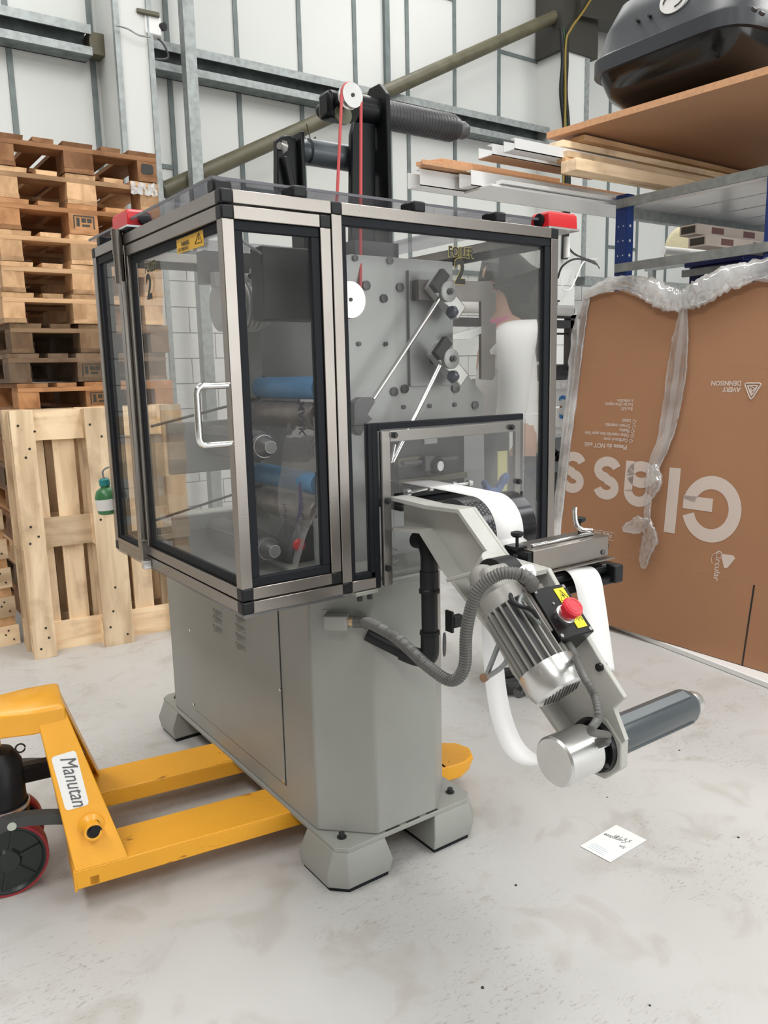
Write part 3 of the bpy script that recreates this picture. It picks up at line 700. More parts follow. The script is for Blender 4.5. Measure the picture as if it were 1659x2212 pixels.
# items on the rack's middle shelf
def flatbox(label, u, v, x1, yaw=0, dz=0):
    tip = PZ(u, v, ZM+.02+dz); ln = x1
    o = thing('long_carton', tip, label, 'carton', 'long cartons on the middle shelf', yaw)
    MB().box((0, 0, 0), (ln, .10, .05)).build('carton_body', mat('pinkish_cream_card', (.50, .43, .38), .6), o, local=True, bevel=.001)
    for k in range(4):
        MB().box((.12+k*.27, -.0012, .010), (.22+k*.27, 0, .040)).build('maroon_label', mat('maroon_print', (.14, .06, .06), .5), o, local=True)
    MB().box((-.0015, .01, .008), (0, .09, .042)).build('open_end', M_dkbr, o, local=True)
    return o
ZM2 = PX(1500, 500, XR+.4).z
for (lb, u, v, dz, l) in (('long cream carton with maroon labels, upper of the two on the shelf behind the rack', 1505, 505, .10, 1.7), ('long cream carton with dark open end, lower one on the shelf behind', 1525, 530, .03, 1.6)):
    flatbox(lb, u, v, l, R(-2), dz)
for dx in (.55, 1.45):
    MB().box((XR+dx, pB.y, ZM-.02), (XR+dx+.03, pA.y, ZM+.018)).build('shelf_crossbar', M_galvl, rk)
c0 = PD(1470, 532, 5.6); c1 = c0+V((1.3, -.1, -.03))
t = thing('insulated_duct', c0, 'silver blue wrapped tube with cream foam end lying behind the rack', 'duct')
MB().lathe(c0, c1-c0, [(0, .10), (.02, .115), (.3, .12), (.6, .115), (.9, .12), (1.3, .11)], 24).build('wrapped_tube', mat('pale_blue_foil', (.45, .53, .55), .35, .2, var=.1), t, smooth=40)
for k in range(5): MB().lathe(c0+(c1-c0).normalized()*(.15+k*.22), c1-c0, [(0, .121), (.008, .121)], 24).build('band', M_dk2, t, smooth=40)
MB().lathe(c0, c0-c1, [(-.05, .13), (-.01, .14), (.01, .13), (.015, .09)], 24).build('foam_end', mat('cream_foam', (.72, .66, .45), .9, bump=.4, bscale=60), t, smooth=60)
c0 = PD(1432, 541, 5.25); o = MB().cyl(c0, c0+V((1.6, -.2, -.03)), .028, seg=16).build('plastic_pipe', M_white, None, smooth=40); tag(o, 'thin white plastic pipe lying in front of the wrapped tube', 'pipe')
# stand that carries duct and pipe
pz = c0.z-.03
for dx in (.3, 1.2):
    o = thing('trestle', (c0.x+dx, c0.y, 0), 'grey steel trestle behind the rack carrying the pipes, %s one' % ('left' if dx < 1 else 'right'), 'trestle')
    MB().box((c0.x+dx-.02, c0.y-.3, pz-.05), (c0.x+dx+.02, c0.y+.35, pz)).build('crossbar', M_galvl, o)
    for dy in (-.25, .3): MB().box((c0.x+dx-.02, c0.y+dy-.02, 0), (c0.x+dx+.02, c0.y+dy+.02, pz-.05)).build('leg', M_galvl, o)
# blue folding crates
c0 = PD(1590, 588, 4.6)
for k in range(2):
    b_ = c0+V((k*.50, -.10*k, .0))
    o = thing('plastic_crate', (b_.x, b_.y, b_.z-.12), 'dark blue plastic crate %s behind the top of the cardboard' % ('on the left' if k == 0 else 'on the right'), 'crate', 'blue crates')
    MB().box((b_.x-.22, b_.y-.16, b_.z-.12), (b_.x+.22, b_.y+.16, b_.z+.06)).build('crate_body', mat('blue_plastic', (.01, .02, .16), .4), o, bevel=.01)
    MB().box((b_.x-.24, b_.y-.18, b_.z+.03), (b_.x+.24, b_.y+.18, b_.z+.07)).build('rim', MATS['blue_plastic'], o, bevel=.006)
o = thing('work_table', (c0.x+.15, c0.y-.1, 0), 'plain grey work table behind the cardboard carrying the blue crates', 'table')
MB().box((c0.x-.5, c0.y-.5, c0.z-.16), (c0.x+.8, c0.y+.3, c0.z-.125)).build('table_top', M_galvl, o)
for dx in (-.45, .65):
    for dy in (-.45, .25): MB().box((c0.x+dx-.02, c0.y+dy-.02, 0), (c0.x+dx+.02, c0.y+dy+.02, c0.z-.16)).build('leg', M_galvl, o)
# grey conduit tray on the wall with cables
c0 = PY(1300, 592, 6.2); o = MB().box((7.3, 6.28, c0.z-.12), (11, 6.42, c0.z-.02)).build('cable_tray', M_galvl, wb)
w = thing('loose_cables', PY(1240, 560, 6.0), 'loop of black cables from the red box towards the rack', 'cable')
MB().tube(spline([PD(1225, 512, 2.6), PD(1226, 530, 2.8), PD(1240, 548, 3.4), PD(1262, 558, 4.2), PD(1285, 566, 5.2), PD(1295, 580, 6.0)], 8), [.0045]*41, 8).build('cable', M_black, w, smooth=60)
MB().tube(spline([PD(1205, 600, 4.2), PD(1215, 575, 4.4), PD(1240, 560, 4.8), PD(1265, 562, 5.2), PD(1290, 572, 6)], 8), .006, 8).build('cable', M_black, w, smooth=60)
MB().tube(spline([PY(1213, 600, 6.1), PY(1216, 625, 6.1), PY(1232, 625, 6.1), PY(1245, 600, 6.1), PY(1262, 565, 6.1), PY(1290, 560, 6.1)], 8), .009, 8).build('cable', M_white, w, smooth=60)
# second machine behind: grey side frame, white guard plates, dark upper frame
d2 = 4.75
x2 = PD(1225, 900, d2)
fm = thing('slitting_machine', (x2.x+.1, x2.y+.3, 0), 'grey printing machine behind the guard, with white plates and dark tube frame', 'machine')
YM = x2.y
def PM(u, v, o=0): return PY(u, v, YM-o)
pl = [PM(1195, 945), PM(1236, 945), PM(1232, 1180), PM(1190, 1180)]
MB().box((PM(1100, 1000).x, YM, .02), (PM(1262, 1000).x, YM+.5, PM(1200, 946).z)).build('side_frame', mat('blue_grey_paint', (.20, .215, .23), .4), fm, bevel=.01)
for (v0, v1, nm) in ((817, 878, 'a'), (880, 940, 'b')):
    a_, b_ = PM(1200, v1, .03), PM(1230, v0, .03)
    MB().box((a_.x, YM-.03, a_.z), (b_.x, YM-.015, b_.z)).build('guard_plate', M_white, fm, bevel=.012)
    vv = 838 if nm == 'a' else 920
    a_, b_ = PM(1201, vv+3, .05), PM(1233, vv, .05); MB().box((a_.x, YM-.055, a_.z), (b_.x, YM-.03, b_.z)).build('plate_lip', M_white, fm, bevel=.003)
    c = PM(1216, 858 if nm == 'a' else 901, .033)
    for k in range(7):
        an = R(150-20*k) if nm == 'a' else R(210+20*k)
        q = c+V((.030*math.cos(an), 0, .018*math.sin(an)-(.018 if nm == 'a' else -.018)))
        MB().obox(q, X1, Y1, Z1, .006, .004, .020).build('blue_mark', mat('blue_print', (.05, .25, .6), .5), fm)
MB().box((PM(1214, 893, .05).x, YM-.05, PM(1214, 893).z), (PM(1218, 865).x, YM-.03, PM(1214, 863).z)).build('latch', M_chrome, fm)
MB().obox(PM(1217, 832, .034), X1, Y1, Z1, .035, .004, .03).build('paper_label', M_paper, fm)
for (u, v, r) in ((1205, 985, .03), (1206, 990, .02), (1200, 978, .022)): MB().lathe(PM(u, v, .03), Y1, [(0, r), (.03, r)], 18).build('gear', M_dark, fm, smooth=40)
MB().box((PM(1196, 1080).x, YM-.005, PM(1196, 1078).z), (PM(1203, 1020).x, YM+.001, PM(1203, 1020).z)).build('slot', M_dark, fm)
c = PM(1205, 812, .0); MB().cyl((c.x-.3, YM-.02, c.z), (c.x+.09, YM-.02, c.z), .026, seg=16).build('rubber_roller', M_roller, fm, smooth=40)
c = PM(1205, 802, .0); MB().cyl((c.x-.3, YM+.05, c.z), (c.x+.09, YM+.05, c.z), .04, seg=16).build('rubber_roller', M_roller, fm, smooth=40)
a_ = PM(1240, 680); MB().box((a_.x-.028, YM, .3), (a_.x+.028, YM+.05, a_.z)).build('frame_tube', M_dk2, fm)
MB().box((a_.x-1.2, YM, PM(1230, 692).z-.045), (a_.x, YM+.05, PM(1230, 692).z)).build('frame_tube', M_dk2, fm)
MB().box((a_.x-.3, YM, a_.z-.02), (a_.x+.3, YM+.05, a_.z+.0)).build('frame_tube', M_dk2, fm)
c = PM(1232, 672, .03); MB().cyl((c.x-.9, YM-.03, c.z), (c.x, YM-.03, c.z), .03, seg=18).build('paper_roller', M_white, fm, smooth=40)
MB().lathe((c.x, YM-.03, c.z), X1, [(0, .024), (.012, .024)], 16).build('roller_cap', M_dark, fm, smooth=40)
c = PM(1211, 655, .03); MB().lathe((c.x, YM, c.z-.02), Z1, [(0, .006), (.03, .006), (.03, .018), (.038, .018)], 12).build('knob', M_dark, fm, smooth=40)
a_, b_ = PM(1150, 724), PM(1236, 721); MB().cyl((a_.x-.2, YM+.02, b_.z), (b_.x, YM+.02, b_.z), .006, seg=8).build('tie_bar', M_dark, fm)
# paper drape + louvred box seen through the guard
a_, b_ = PM(1108, 878), PM(1168, 815)
MB().box((a_.x, YM+.05, a_.z), (b_.x, YM+.35, b_.z)).build('louvred_box', M_grey, fm, bevel=.006)
mm = MB()
for r in range(6):
    for k in range(8):
        q = PM(1120+k*5.2+(2.6 if r % 2 else 0), 838+r*5, -.05); mm.obox(q-V((0, .001, 0)), X1, Y1, Z1, .011, .002, .0035)
hh = mm.build('louvre', M_dark, fm); hh['kind'] = 'stuff'
pw = thing('paper_roll_web', PM(1115, 890), 'cream paper web hanging off the machine behind the guard', 'paper')
tp_ = [PM(1094, 893, .10), PM(1096, 880, .05), PM(1102, 877, .0)]
m = MB()
L0 = [PM(1092, 900, .12), PM(1097, 880, .06), PM(1104, 877, 0)]; R0 = [PM(1135, 900, .12), PM(1146, 882, .06), PM(1152, 878, 0)]
for i in range(2): m.add([L0[i], L0[i+1], R0[i+1], R0[i]], [(0, 1, 2, 3)])
m.add([PM(1135, 900, .12), PM(1146, 882, .06), PM(1165, 930, .06), PM(1165, 975, .1), PM(1132, 998, .12)], [(0, 1, 2, 3, 4)])
o = m.build('web', mat('cream_paper', (.72, .68, .52), .6), pw, smooth=50)
# ================================================================== THE MACHINE
fmch = thing('foiling_machine', (1.195, 2.25, 0), 'grey label foiling machine with steel framed clear guard, the largest thing in the middle', 'machine')
A = fmch
# --- base cabinet
def oct_(x0, x1, y0, y1, c): return [(x0, y0+c), (x0+c, y0), (x1-c, y0), (x1, y0+c), (x1, y1-c), (x1-c, y1), (x0+c, y1), (x0, y1-c)]
bx0, bx1, by0, by1 = .976, 1.415, 1.610, 2.88
P = oct_(bx0, bx1, by0, by1, .118)
MB().rings([[(x, y, .122) for x, y in P], [(x, y, .835) for x, y in P]]).build('base_cabinet', M_grey, A, bevel=.006)
Q = [(.969, 1.631), (.996, 1.604), (1.404, 1.604), (1.431, 1.631), (1.431, 2.87), (1.404, 2.895), (.996, 2.895), (.969, 2.87)]
MB().rings([[(x, y, .110) for x, y in Q], [(x, y, .1225) for x, y in Q]]).build('base_plate', M_grey, A, bevel=.0015)
mm = MB()
for (x0_, x1_) in ((1.12, 1.165), (1.19, 1.235), (1.26, 1.30)): mm.box((x0_, 1.6085, .1228), (x1_, 1.612, .1245))
mm.build('seam_gap', M_ink, A)
# side panel
pr_, pl_ = PX(618, 1697, bx0), PX(423, 1528, bx0)
y_a, y_b = pr_.y, PX(416, 1400, bx0).y; z_a = (pr_.z+pl_.z)/2
MB().box((bx0-.0012, y_a-.0035, z_a-.0035), (bx0+.001, y_b+.0035, .80)).build('panel_gap', M_dark, A)
sp_ = MB().box((bx0-.003, y_a, z_a), (bx0+.001, y_b, .80)).build('side_panel', M_grey, A)
for (u, v) in ((411, 1361), (419, 1521), (606, 1491), (613, 1687)):
    MB().lathe(PX(u, v, bx0-.003), -X1, [(0, .0055), (.002, .0055), (.0035, .003)], 12).build('screw', M_chrome, sp_, smooth=40)
for (u, vs) in ((470, (1325, 1340, 1360)), (520, (1340, 1358, 1378, 1398))):
    for v in vs:
        p = PX(u, v, bx0-.003); mm = MB(); rs = []
        for k in range(7):
            t = k/6; rs.append([p+V((-.012*math.sin(math.pi*t)*s_, (t-.5)*.07, dz)) for (s_, dz) in ((.0, .009), (.8, .004), (1, -.004), (.0, -.006))])
        mm.rings(rs).build('louvre', M_grey, sp_, smooth=60)
# --- feet
def foot(sx, sy):
    def T(x, y, z): return (x if sx < 0 else 2.40-x, y if sy < 0 else 4.50-y, z)
    def ring(x0_, y0_, x1_, y1_, c, z): return [T(x0_, y0_+c, z), T(x0_+c, y0_, z), T(x1_, y0_, z), T(x1_, y1_, z), T(x0_, y1_, z)]
    m = MB().rings([ring(.950, 1.597, 1.125, 1.778, .040, .012), ring(.944, 1.588, 1.128, 1.778, .042, .052), ring(.968, 1.605, 1.114, 1.770, .028, .111)])
    f = m.build('foot', M_grey, A, bevel=.003)
    MB().rings([ring(.957, 1.602, 1.120, 1.775, .038, 0), ring(.957, 1.602, 1.120, 1.775, .038, .0125)]).build('foot_pad', M_rubber, f)
    x, y, _ = T(1.012, 1.660, 0)
    MB().lathe((x, y, .122), Z1, [(0, .013), (.003, .013), (.003, .008), (.014, .008), (.014, .004)], 16).build('bolt', M_dark, f, smooth=40)
for a_ in (-1, 1):
    for b_ in (-1, 1): foot(a_, b_)
# --- guard frame
gx0, gx1, gy0, gy1, gz0, gz1, b = .722, 1.714, 1.57, 2.48, .815, 1.714, .027
px0 = .985                                             # fixed front post
def bar(a_, c_, par=None, nm='frame_bar', m=None): return MB().box(a_, c_).build(nm, m or M_steel, par or A, bevel=.0015)
def blk(x, y, z, par=None, s=b+.002): return MB().box((x-.001, y-.001, z-.001), (x-.001+s, y-.001+s, z-.001+s)).build('corner_block', M_black, par or A, bevel=.004)
ydr = PX(297, 900, gx0).y                              # where the door stops on the left side
for z in (gz0, gz1-b):
    bar((gx0+b, gy0, z), (px0, gy0+b, z+b)); bar((px0+b, gy0, z), (gx1-b, gy0+b, z+b)) if z > 1 else bar((px0+b, gy0, z), (1.082, gy0+b, z+b))
    bar((gx0, gy0+b, z), (gx0+b, gy1-b, z+b)); bar((gx1-b, gy0+b, z), (gx1, gy1-b, z+b)); bar((gx0+b, gy1-b, z), (gx1-b, gy1, z+b))
    for (x, y) in ((gx0, gy0), (gx1-b, gy0), (gx0, gy1-b), (gx1-b, gy1-b), (px0, gy0)): blk(x, y, z)
bar((px0, gy0, gz0+b), (px0+b, gy0+b, gz1-b)); bar((gx1-b, gy0, gz0+b), (gx1, gy0+b, gz1-b))
for x in (gx0, gx1-b): bar((x, gy1-b, gz0+b), (x+b, gy1, gz1-b))
bar((gx0, ydr+.012, gz0+b), (gx0+b, ydr+.012+b, gz1-b))
def gask(axis, c, a0, a1, z0_, z1_, w, par=None, d=.008, nm='gasket'):   # rectangular rubber frame in plane x=c or y=c
    m = MB()
    for (p0, p1, q0_, q1_) in ((a0, a1, z1_-w, z1_), (a0, a1, z0_, z0_+w), (a0, a0+w, z0_+w, z1_-w), (a1-w, a1, z0_+w, z1_-w)):
        if axis == 'y': m.box((p0, c-d, q0_), (p1, c+d, q1_))
        else: m.box((c-d, p0, q0_), (c+d, p1, q1_))
    return m.build(nm, M_rubber, par or A, bevel=.002)
def pane(axis, c, a0, a1, z0_, z1_, par=None, mt='polycarbonate', nm='pane'):
    if axis == 'y': m = MB().box((a0, c-.0025, z0_), (a1, c+.0025, z1_))
    else: m = MB().box((c-.0025, a0, z0_), (c+.0025, a1, z1_))
    return m.build(nm, MATS[mt], par or A)
w = .021
yc_, xc_ = gy0+b*.5, gx0+b*.5
# door (wraps round the corner)
dz0, dz1 = gz0+b+.004, gz1-b-.004
dm = MB(); dxe = px0-.003
for z in (dz0, dz1-b): dm.box((gx0+b, gy0, z), (dxe-b, gy0+b, z+b)); dm.box((gx0, gy0+b, z), (gx0+b, ydr, z+b))
dm.box((gx0, gy0, dz0+b), (gx0+b, gy0+b, dz1-b)); dm.box((dxe-b, gy0, dz0+b), (dxe, gy0+b, dz1-b)); dm.box((gx0, ydr-.012, dz0+b), (gx0+b, ydr, dz1-b))
door = dm.build('door', M_steel, A, bevel=.0015)
for z in (dz0, dz1-b):
    blk(gx0, gy0, z, door); blk(dxe-b, gy0, z, door)
gask('y', yc_, gx0+b, dxe-b, dz0+b, dz1-b, w, door); gask('x', xc_, gy0+b, ydr-.012, dz0+b, dz1-b, w, door, d=.0036)
pane('y', yc_, gx0+b+w*.6, dxe-b-w*.6, dz0+b+w*.6, dz1-b-w*.6, door); pd = pane('x', xc_, gy0+b+w*.6, ydr-.012-w*.6, dz0+b+w*.6, dz1-b-w*.6, door)
# handle
yh = .5*(PX(470, 832, gx0).y+PX(478, 955, gx0).y); yh = gy0+.012
zt_, zb_ = PX(475, 832, gx0).z, PX(480, 955, gx0).z
ho = .072
path = [(gx0, yh, zt_), (gx0-ho*.6, yh, zt_)] + [(gx0-ho+.016-.016*math.sin(R(a_))-.0, yh, zt_-.016+.016*math.cos(R(a_))) for a_ in (0, 22, 45, 67, 90)]
path += [(x, y, zb_+zt_-z) for x, y, z in path[::-1]]
MB().tube(path, .0075, 14).build('handle', M_chrome, door, smooth=60)
# left side: fixed section pane, gasket, hinge rod, latch
gask('x', xc_, ydr+.012+b, gy1-b, gz0+b, gz1-b, w); pane('x', xc_, ydr+.012+b+w*.6, gy1-b-w*.6, gz0+b+w*.6, gz1-b-w*.6)
lr = PX(287, 600, gx0-.012)
MB().cyl((gx0-.012, ydr+.022, gz1-.015), (gx0-.012, ydr+.022, gz1-.125), .0125, seg=18).build('hinge_rod', M_steel, A, smooth=40)
MB().cyl((gx0-.012, ydr+.022, gz1+.012), (gx0-.012, ydr+.022, gz1-.05), .014, seg=18).build('hinge_collar', M_steel, A, smooth=40)
MB().box((gx0-.014, ydr+.008, gz0+.05), (gx0, ydr+.036, gz1-.12)).build('hinge_angle', M_steel, A, bevel=.002)
MB().box((gx0-.016, ydr-.002, gz0+.018), (gx0+.002, ydr+.022, gz0+.075)).build('latch_plate', M_steel, A, bevel=.002)
MB().box((gx0-.022, ydr-.028, gz0-.004), (gx0, ydr-.004, gz0+.019)).build('latch_block', M_alu, A, bevel=.002)
# sill of the fixed section
MB().box((gx0+.0, ydr+.04, gz0+b), (gx0+.05, gy1-b, gz0+b+.012)).build('sill', M_steel, A)
# front fixed pane + cut-out cover
cx0, cx1, cz = 1.082, 1.589, 1.219
m = MB()
for (a0_, c0_) in (((px0+b, gz1-b-w), (gx1-b, gz1-b)), ((px0+b, gz0+b), (px0+b+w*.6, gz1-b-w)), ((gx1-b-w, gz0+.02), (gx1-b, gz1-b-w)), ((px0+b+w*.6, gz0+b), (cx0, gz0+b+w*.7)), ((cx0, gz0-.003), (cx0+.017, cz)), ((cx0+.017, cz-.019), (cx1, cz)), ((cx1-.017, .93), (cx1, cz-.019)), ((cx0-.012, gz0+b), (cx0, cz+.0))):
    m.box((a0_[0], yc_-.010, a0_[1]), (c0_[0], yc_+.008, c0_[1]))
m.build('gasket', M_rubber, A, bevel=.002)
pane('y', yc_, px0+b+.012, cx0-.004, gz0+b+.012, cz-.004); pf = pane('y', yc_, px0+b+.012, gx1-b-.012, cz-.002, gz1-b-.012); pane('y', yc_, cx1-.004, gx1-b-.012, gz0+.02, cz-.004)
yq = gy0-.004
bar((1.105, yq, .815), (1.130, yq+.012, 1.199), nm='cover_bar'); bar((1.130, yq, 1.172), (1.552, yq+.012, 1.199), nm='cover_bar'); bar((1.552, yq, .96), (1.572, yq+.012, 1.199), nm='cover_bar')
cv = MB().prism([(1.100, yq-.005, .816), (1.265, yq-.005, .816), (1.265, yq-.005, .925), (1.134, yq-.005, .925), (1.134, yq-.005, 1.046), (1.30, yq-.005, 1.046), (1.40, yq-.005, 1.015), (1.585, yq-.005, 1.005), (1.585, yq-.005, 1.204), (1.100, yq-.005, 1.204)], (0, .004, 0)).build('cover_plate', MATS['hazy_plexiglass'], A)
for (u, v) in ((852, 940), (1105, 923), (837, 1082), (838, 1228), (1120, 1040)):
    q = PY(u, v, yq-.005); MB().lathe(q, -Y1, [(0, .008), (.004, .008), (.004, .006), (.009, .005)], 14).build('cover_screw', M_dark, cv, smooth=40)
bar((1.02, gy0-.004, gz0-.012), (1.085, gy0+.02, gz0-.002), nm='mounting_bracket', m=M_grey)
for x in (1.035, 1.065): MB().cyl((x, gy0+.006, gz0-.012), (x, gy0+.006, gz0-.026), .007, seg=10).build('bracket_bolt', M_dark, A, smooth=40)
# bottom tray edge of the guard
MB().box((gx0+.004, gy0+.004, gz0-.008), (bx0+.02, gy1, gz0-.001)).build('floor_tray', MATS['roof_sheet'], A)
MB().box((bx1-.02, gy0+.1, gz0-.008), (gx1, gy1, gz0-.001)).build('floor_tray', MATS['roof_sheet'], A)
MB().box((gx0+.03, gy0+.03, gz0+.0), (gx1-.03, gy1-.03, gz0+.006)).build('tray_floor', M_plate, A)
# far panes
pane('x', gx1-b*.5, gy0+b, gy1-b, gz0+b, gz1-b); gask('x', gx1-b*.5, gy0+b, gy1-b, gz0+b, gz1-b, w)
for x in (1.14,): bar((x, gy1-b, gz0+b), (x+b, gy1, gz1-b))
gask('y', gy1-b*.5, gx0+b, 1.14, gz0+b, gz1-b, w); pane('y', gy1-b*.5, gx0+b, 1.14, gz0+b, gz1-b)
gask('y', gy1-b*.5, 1.14+b, gx1-b, gz0+b, gz1-b, w); pane('y', gy1-b*.5, 1.14+b, gx1-b, gz0+b, gz1-b)
# roof sheet on black spacers, with the opening for the posts
rz = gz1+.026; rx0, rx1, ry0, ry1 = gx0+.004, gx1+.01, gy0+.045, gy1+.03
hx0, hx1, hy0, hy1 = 1.02, 1.56, 1.90, 2.36
m = MB().box((rx0, ry0, rz), (rx1, hy0, rz+.006)).box((rx0, hy1, rz), (rx1, ry1, rz+.006)).box((rx0, hy0, rz), (hx0, hy1, rz+.006)).box((hx1, hy0, rz), (rx1, hy1, rz+.006))
rf = m.build('roof_sheet', MATS['roof_sheet'], A)
mm = MB().box((rx0, ry0-.002, rz), (rx1, ry0, rz+.006)).box((rx0-.002, ry0, rz), (rx0, ry1, rz+.006)); mm.build('sheet_edge', mat('dark_edge', (.12, .12, .14), .3), rf)
for (u, v) in ((640, 416), (898, 448), (1073, 470)):
    q = PY(u, v, gy0+.02); MB().box((q.x-.018, gy0+.003, gz1), (q.x+.018, gy0+.06, rz)).build('spacer', M_black, rf, bevel=.005)
for yy in (gy0+.055, 2.19, 2.42): MB().box((gx0+.003, yy-.018, gz1), (gx0+.045, yy+.018, rz)).build('spacer', M_black, rf, bevel=.005)
# red interlock switch boxes
def redbox(px, py, pz, dx, dy, nm):
    m = MB(); c = V((px, py, pz))
    o = m.rings([[c+V((sx*dx/2*k, sy*dy/2*k, z)) for sx, sy in ((-1, -1), (1, -1), (1, 1), (-1, 1))] for z, k in ((0, 1), (.034, .97), (.042, .86))]).build('interlock_box', M_red, A, bevel=.003)
    MB().box(c+V((-dx/2-.004, -dy/2-.004, -.005)), c+V((dx/2+.004, dy/2+.004, 0))).build('mount_plate', M_alu, o)
    return o, c
r1, c1_ = redbox(gx0+.028, ydr+.012, gz1+.014, .066, .13, 'left')
for v in r1.data.vertices: pass
MB().cyl(c1_+V((.01, -.065, .018)), c1_+V((.01, -.078, .018)), .018, seg=6).build('cable_gland', M_black, r1)
r2, c2_ = redbox(gx1+.030, gy0+.045, gz1+.006, .115, .07, 'right')
MB().cyl(c2_+V((-.052, -.0, .02)), c2_+V((-.062, -.0, .02)), .018, seg=14).build('cable_gland', M_black, r2, smooth=40)
q = PY(1225, 507, gy0+.045)
MB().cyl((q.x, q.y, gz1-.009), (q.x, q.y, gz1-.065), .009, seg=12).build('conduit_stub', M_white, r2, smooth=40)
# lettering on the panes
def sign(par, s, org, size, xd, yd, sx=1.0, bold=.0004):
    text('gold_lettering', s, size, M_gold, par, V(org)-V(xd).normalized()*.0006, xd, yd, bold=bold+.0011, sx=sx, thick=.0030)
    text('black_lettering', s, size, M_ink, par, org, xd, yd, bold=bold, sx=sx, thick=.0034)
q = PY(967, 553, yc_); q2 = PY(1024, 553, yc_); sign(pf, 'FOILER', (q.x, q.y, q.z), .033, X1, Z1, sx=.80, bold=.0010)
q = PY(981, 611, yc_); sign(pf, '2', (q.x, q.y, q.z), .083, X1, Z1, sx=.82, bold=.0030)
q = PX(316, 590, xc_); sign(pd, 'FOILER', (q.x, q.y, q.z), .033, -Y1, Z1, sx=.80, bold=.0010)
q = PX(321, 645, xc_); sign(pd, '2', (q.x, q.y, q.z), .083, -Y1, Z1, sx=.9, bold=.0030)
qa, qb, qc, qd = [PX(u, v, xc_-.004) for u, v in ((381, 519), (438, 496), (440, 530), (383, 549))]
st_ = MB().prism([qa, qb, qc, qd], (.0008, 0, 0)).build('warning_sticker', M_orange, pd)
text('sticker_text', 'WARNING', .0135, M_ink, pd, PX(392, 533, xc_-.0042), -Y1, Z1, bold=.0004, sx=.72)
text('sticker_text', 'HOT COMPONENTS', .0105, M_ink, pd, PX(386, 545, xc_-.0042), -Y1, Z1, bold=.0002, sx=.62)
tr_ = [PX(429, 503, xc_-.0045), PX(421.5, 527, xc_-.0045), PX(436, 522, xc_-.0045)]
MB().tube(tr_, .0009, 5, closed=True).build('sticker_triangle', M_ink, pd)
MB().prism([PX(429, 508, xc_-.0045), PX(427.6, 518, xc_-.0045), PX(430.5, 517, xc_-.0045)], (.0004, 0, 0)).build('sticker_mark', M_ink, pd)

# --- inside: front plate, rear plate
yf, yr = 1.76, 2.22
pts = [(694, 1250), (690, 560), (760, 549), (978, 566), (978, 770), (1045, 852), (1047, 1060), (1047, 1250)]
pp = [PY(u, v, yf) for u, v in pts]
pp[0].z = gz0+.006; pp[-1].z = gz0+.006
fp = MB().prism(pp, (0, .022, 0)).build('front_plate', M_plate, A, bevel=.0015)
pts = [(505, 700), (508, 620), (640, 600), (900, 600), (900, 1200)]
rp = MB().box((PY(507, 800, yr).x, yr, gz0+.006), (1.50, yr+.022, 1.60)).build('rear_plate', M_plate, A, bevel=.0015)
for (u, v, r, m_) in ((790, 617, .012, M_dk2), (863, 621, .012, M_dk2), (828, 645, .011, M_dark), (841, 563, .010, M_dk2), (766, 558, .008, M_dk2), (774, 743, .006, M_dk2), (832, 743, .006, M_dark), (850, 846, .012, M_dark), (873, 840, .012, M_dark), (871, 879, .006, M_dk2), (927, 877, .006, M_dk2), (981, 874, .006, M_dk2), (1025, 875, .012, M_dk2), (983, 838, .014, M_dk2), (958, 716, .011, M_alu), (705, 660, .005, M_chrome), (704, 1095, .006, M_chrome)):
    MB().lathe(PY(u, v, yf), -Y1, [(-.002, r), (.006, r), (.007, r*.7)], 18).build('plate_screw', m_, fp, smooth=40)
# raised backing plate in the middle
q0, q1 = PY(887, 835, yf-.01), PY(978, 590, yf-.01)
MB().box((q0.x, yf-.010, q0.z), (q1.x+.0, yf, q1.z)).build('backing_plate', mat('plate_darker', (.30, .31, .31), .35, .4), A, bevel=.001)
# hook plate
hp = [(905, 603), (1060, 608), (1066, 620), (1062, 628), (1072, 628), (1072, 672), (1058, 692), (1064, 698), (1072, 697), (1072, 741), (1058, 757), (1060, 765), (1070, 766), (1070, 812), (1065, 821), (1040, 819), (1040, 651), (905, 648)]
MB().prism([PY(u, v, yf-.035) for u, v in hp], (0, .012, 0)).build('hook_plate', mat('brown_steel_plate', (.27, .25, .24), .4, .5, var=.15, vscale=12), A, bevel=.001)
q0, q1 = PY(900, 648, yf-.03), PY(925, 606, yf-.03); MB().box((q0.x, yf-.03, q0.z), (q1.x, yf, q1.z)).build('hook_plate_spacer', M_dk2, A)
q0 = PY(950, 720, yf-.03); MB().prism([PY(978, 722, yf-.05), PY(1012, 713, yf-.05), PY(1040, 705, yf-.05), PY(1040, 720, yf-.05), PY(1013, 733, yf-.05), PY(978, 732, yf-.05)], (0, .012, 0)).build('link_bar', M_alu, A)
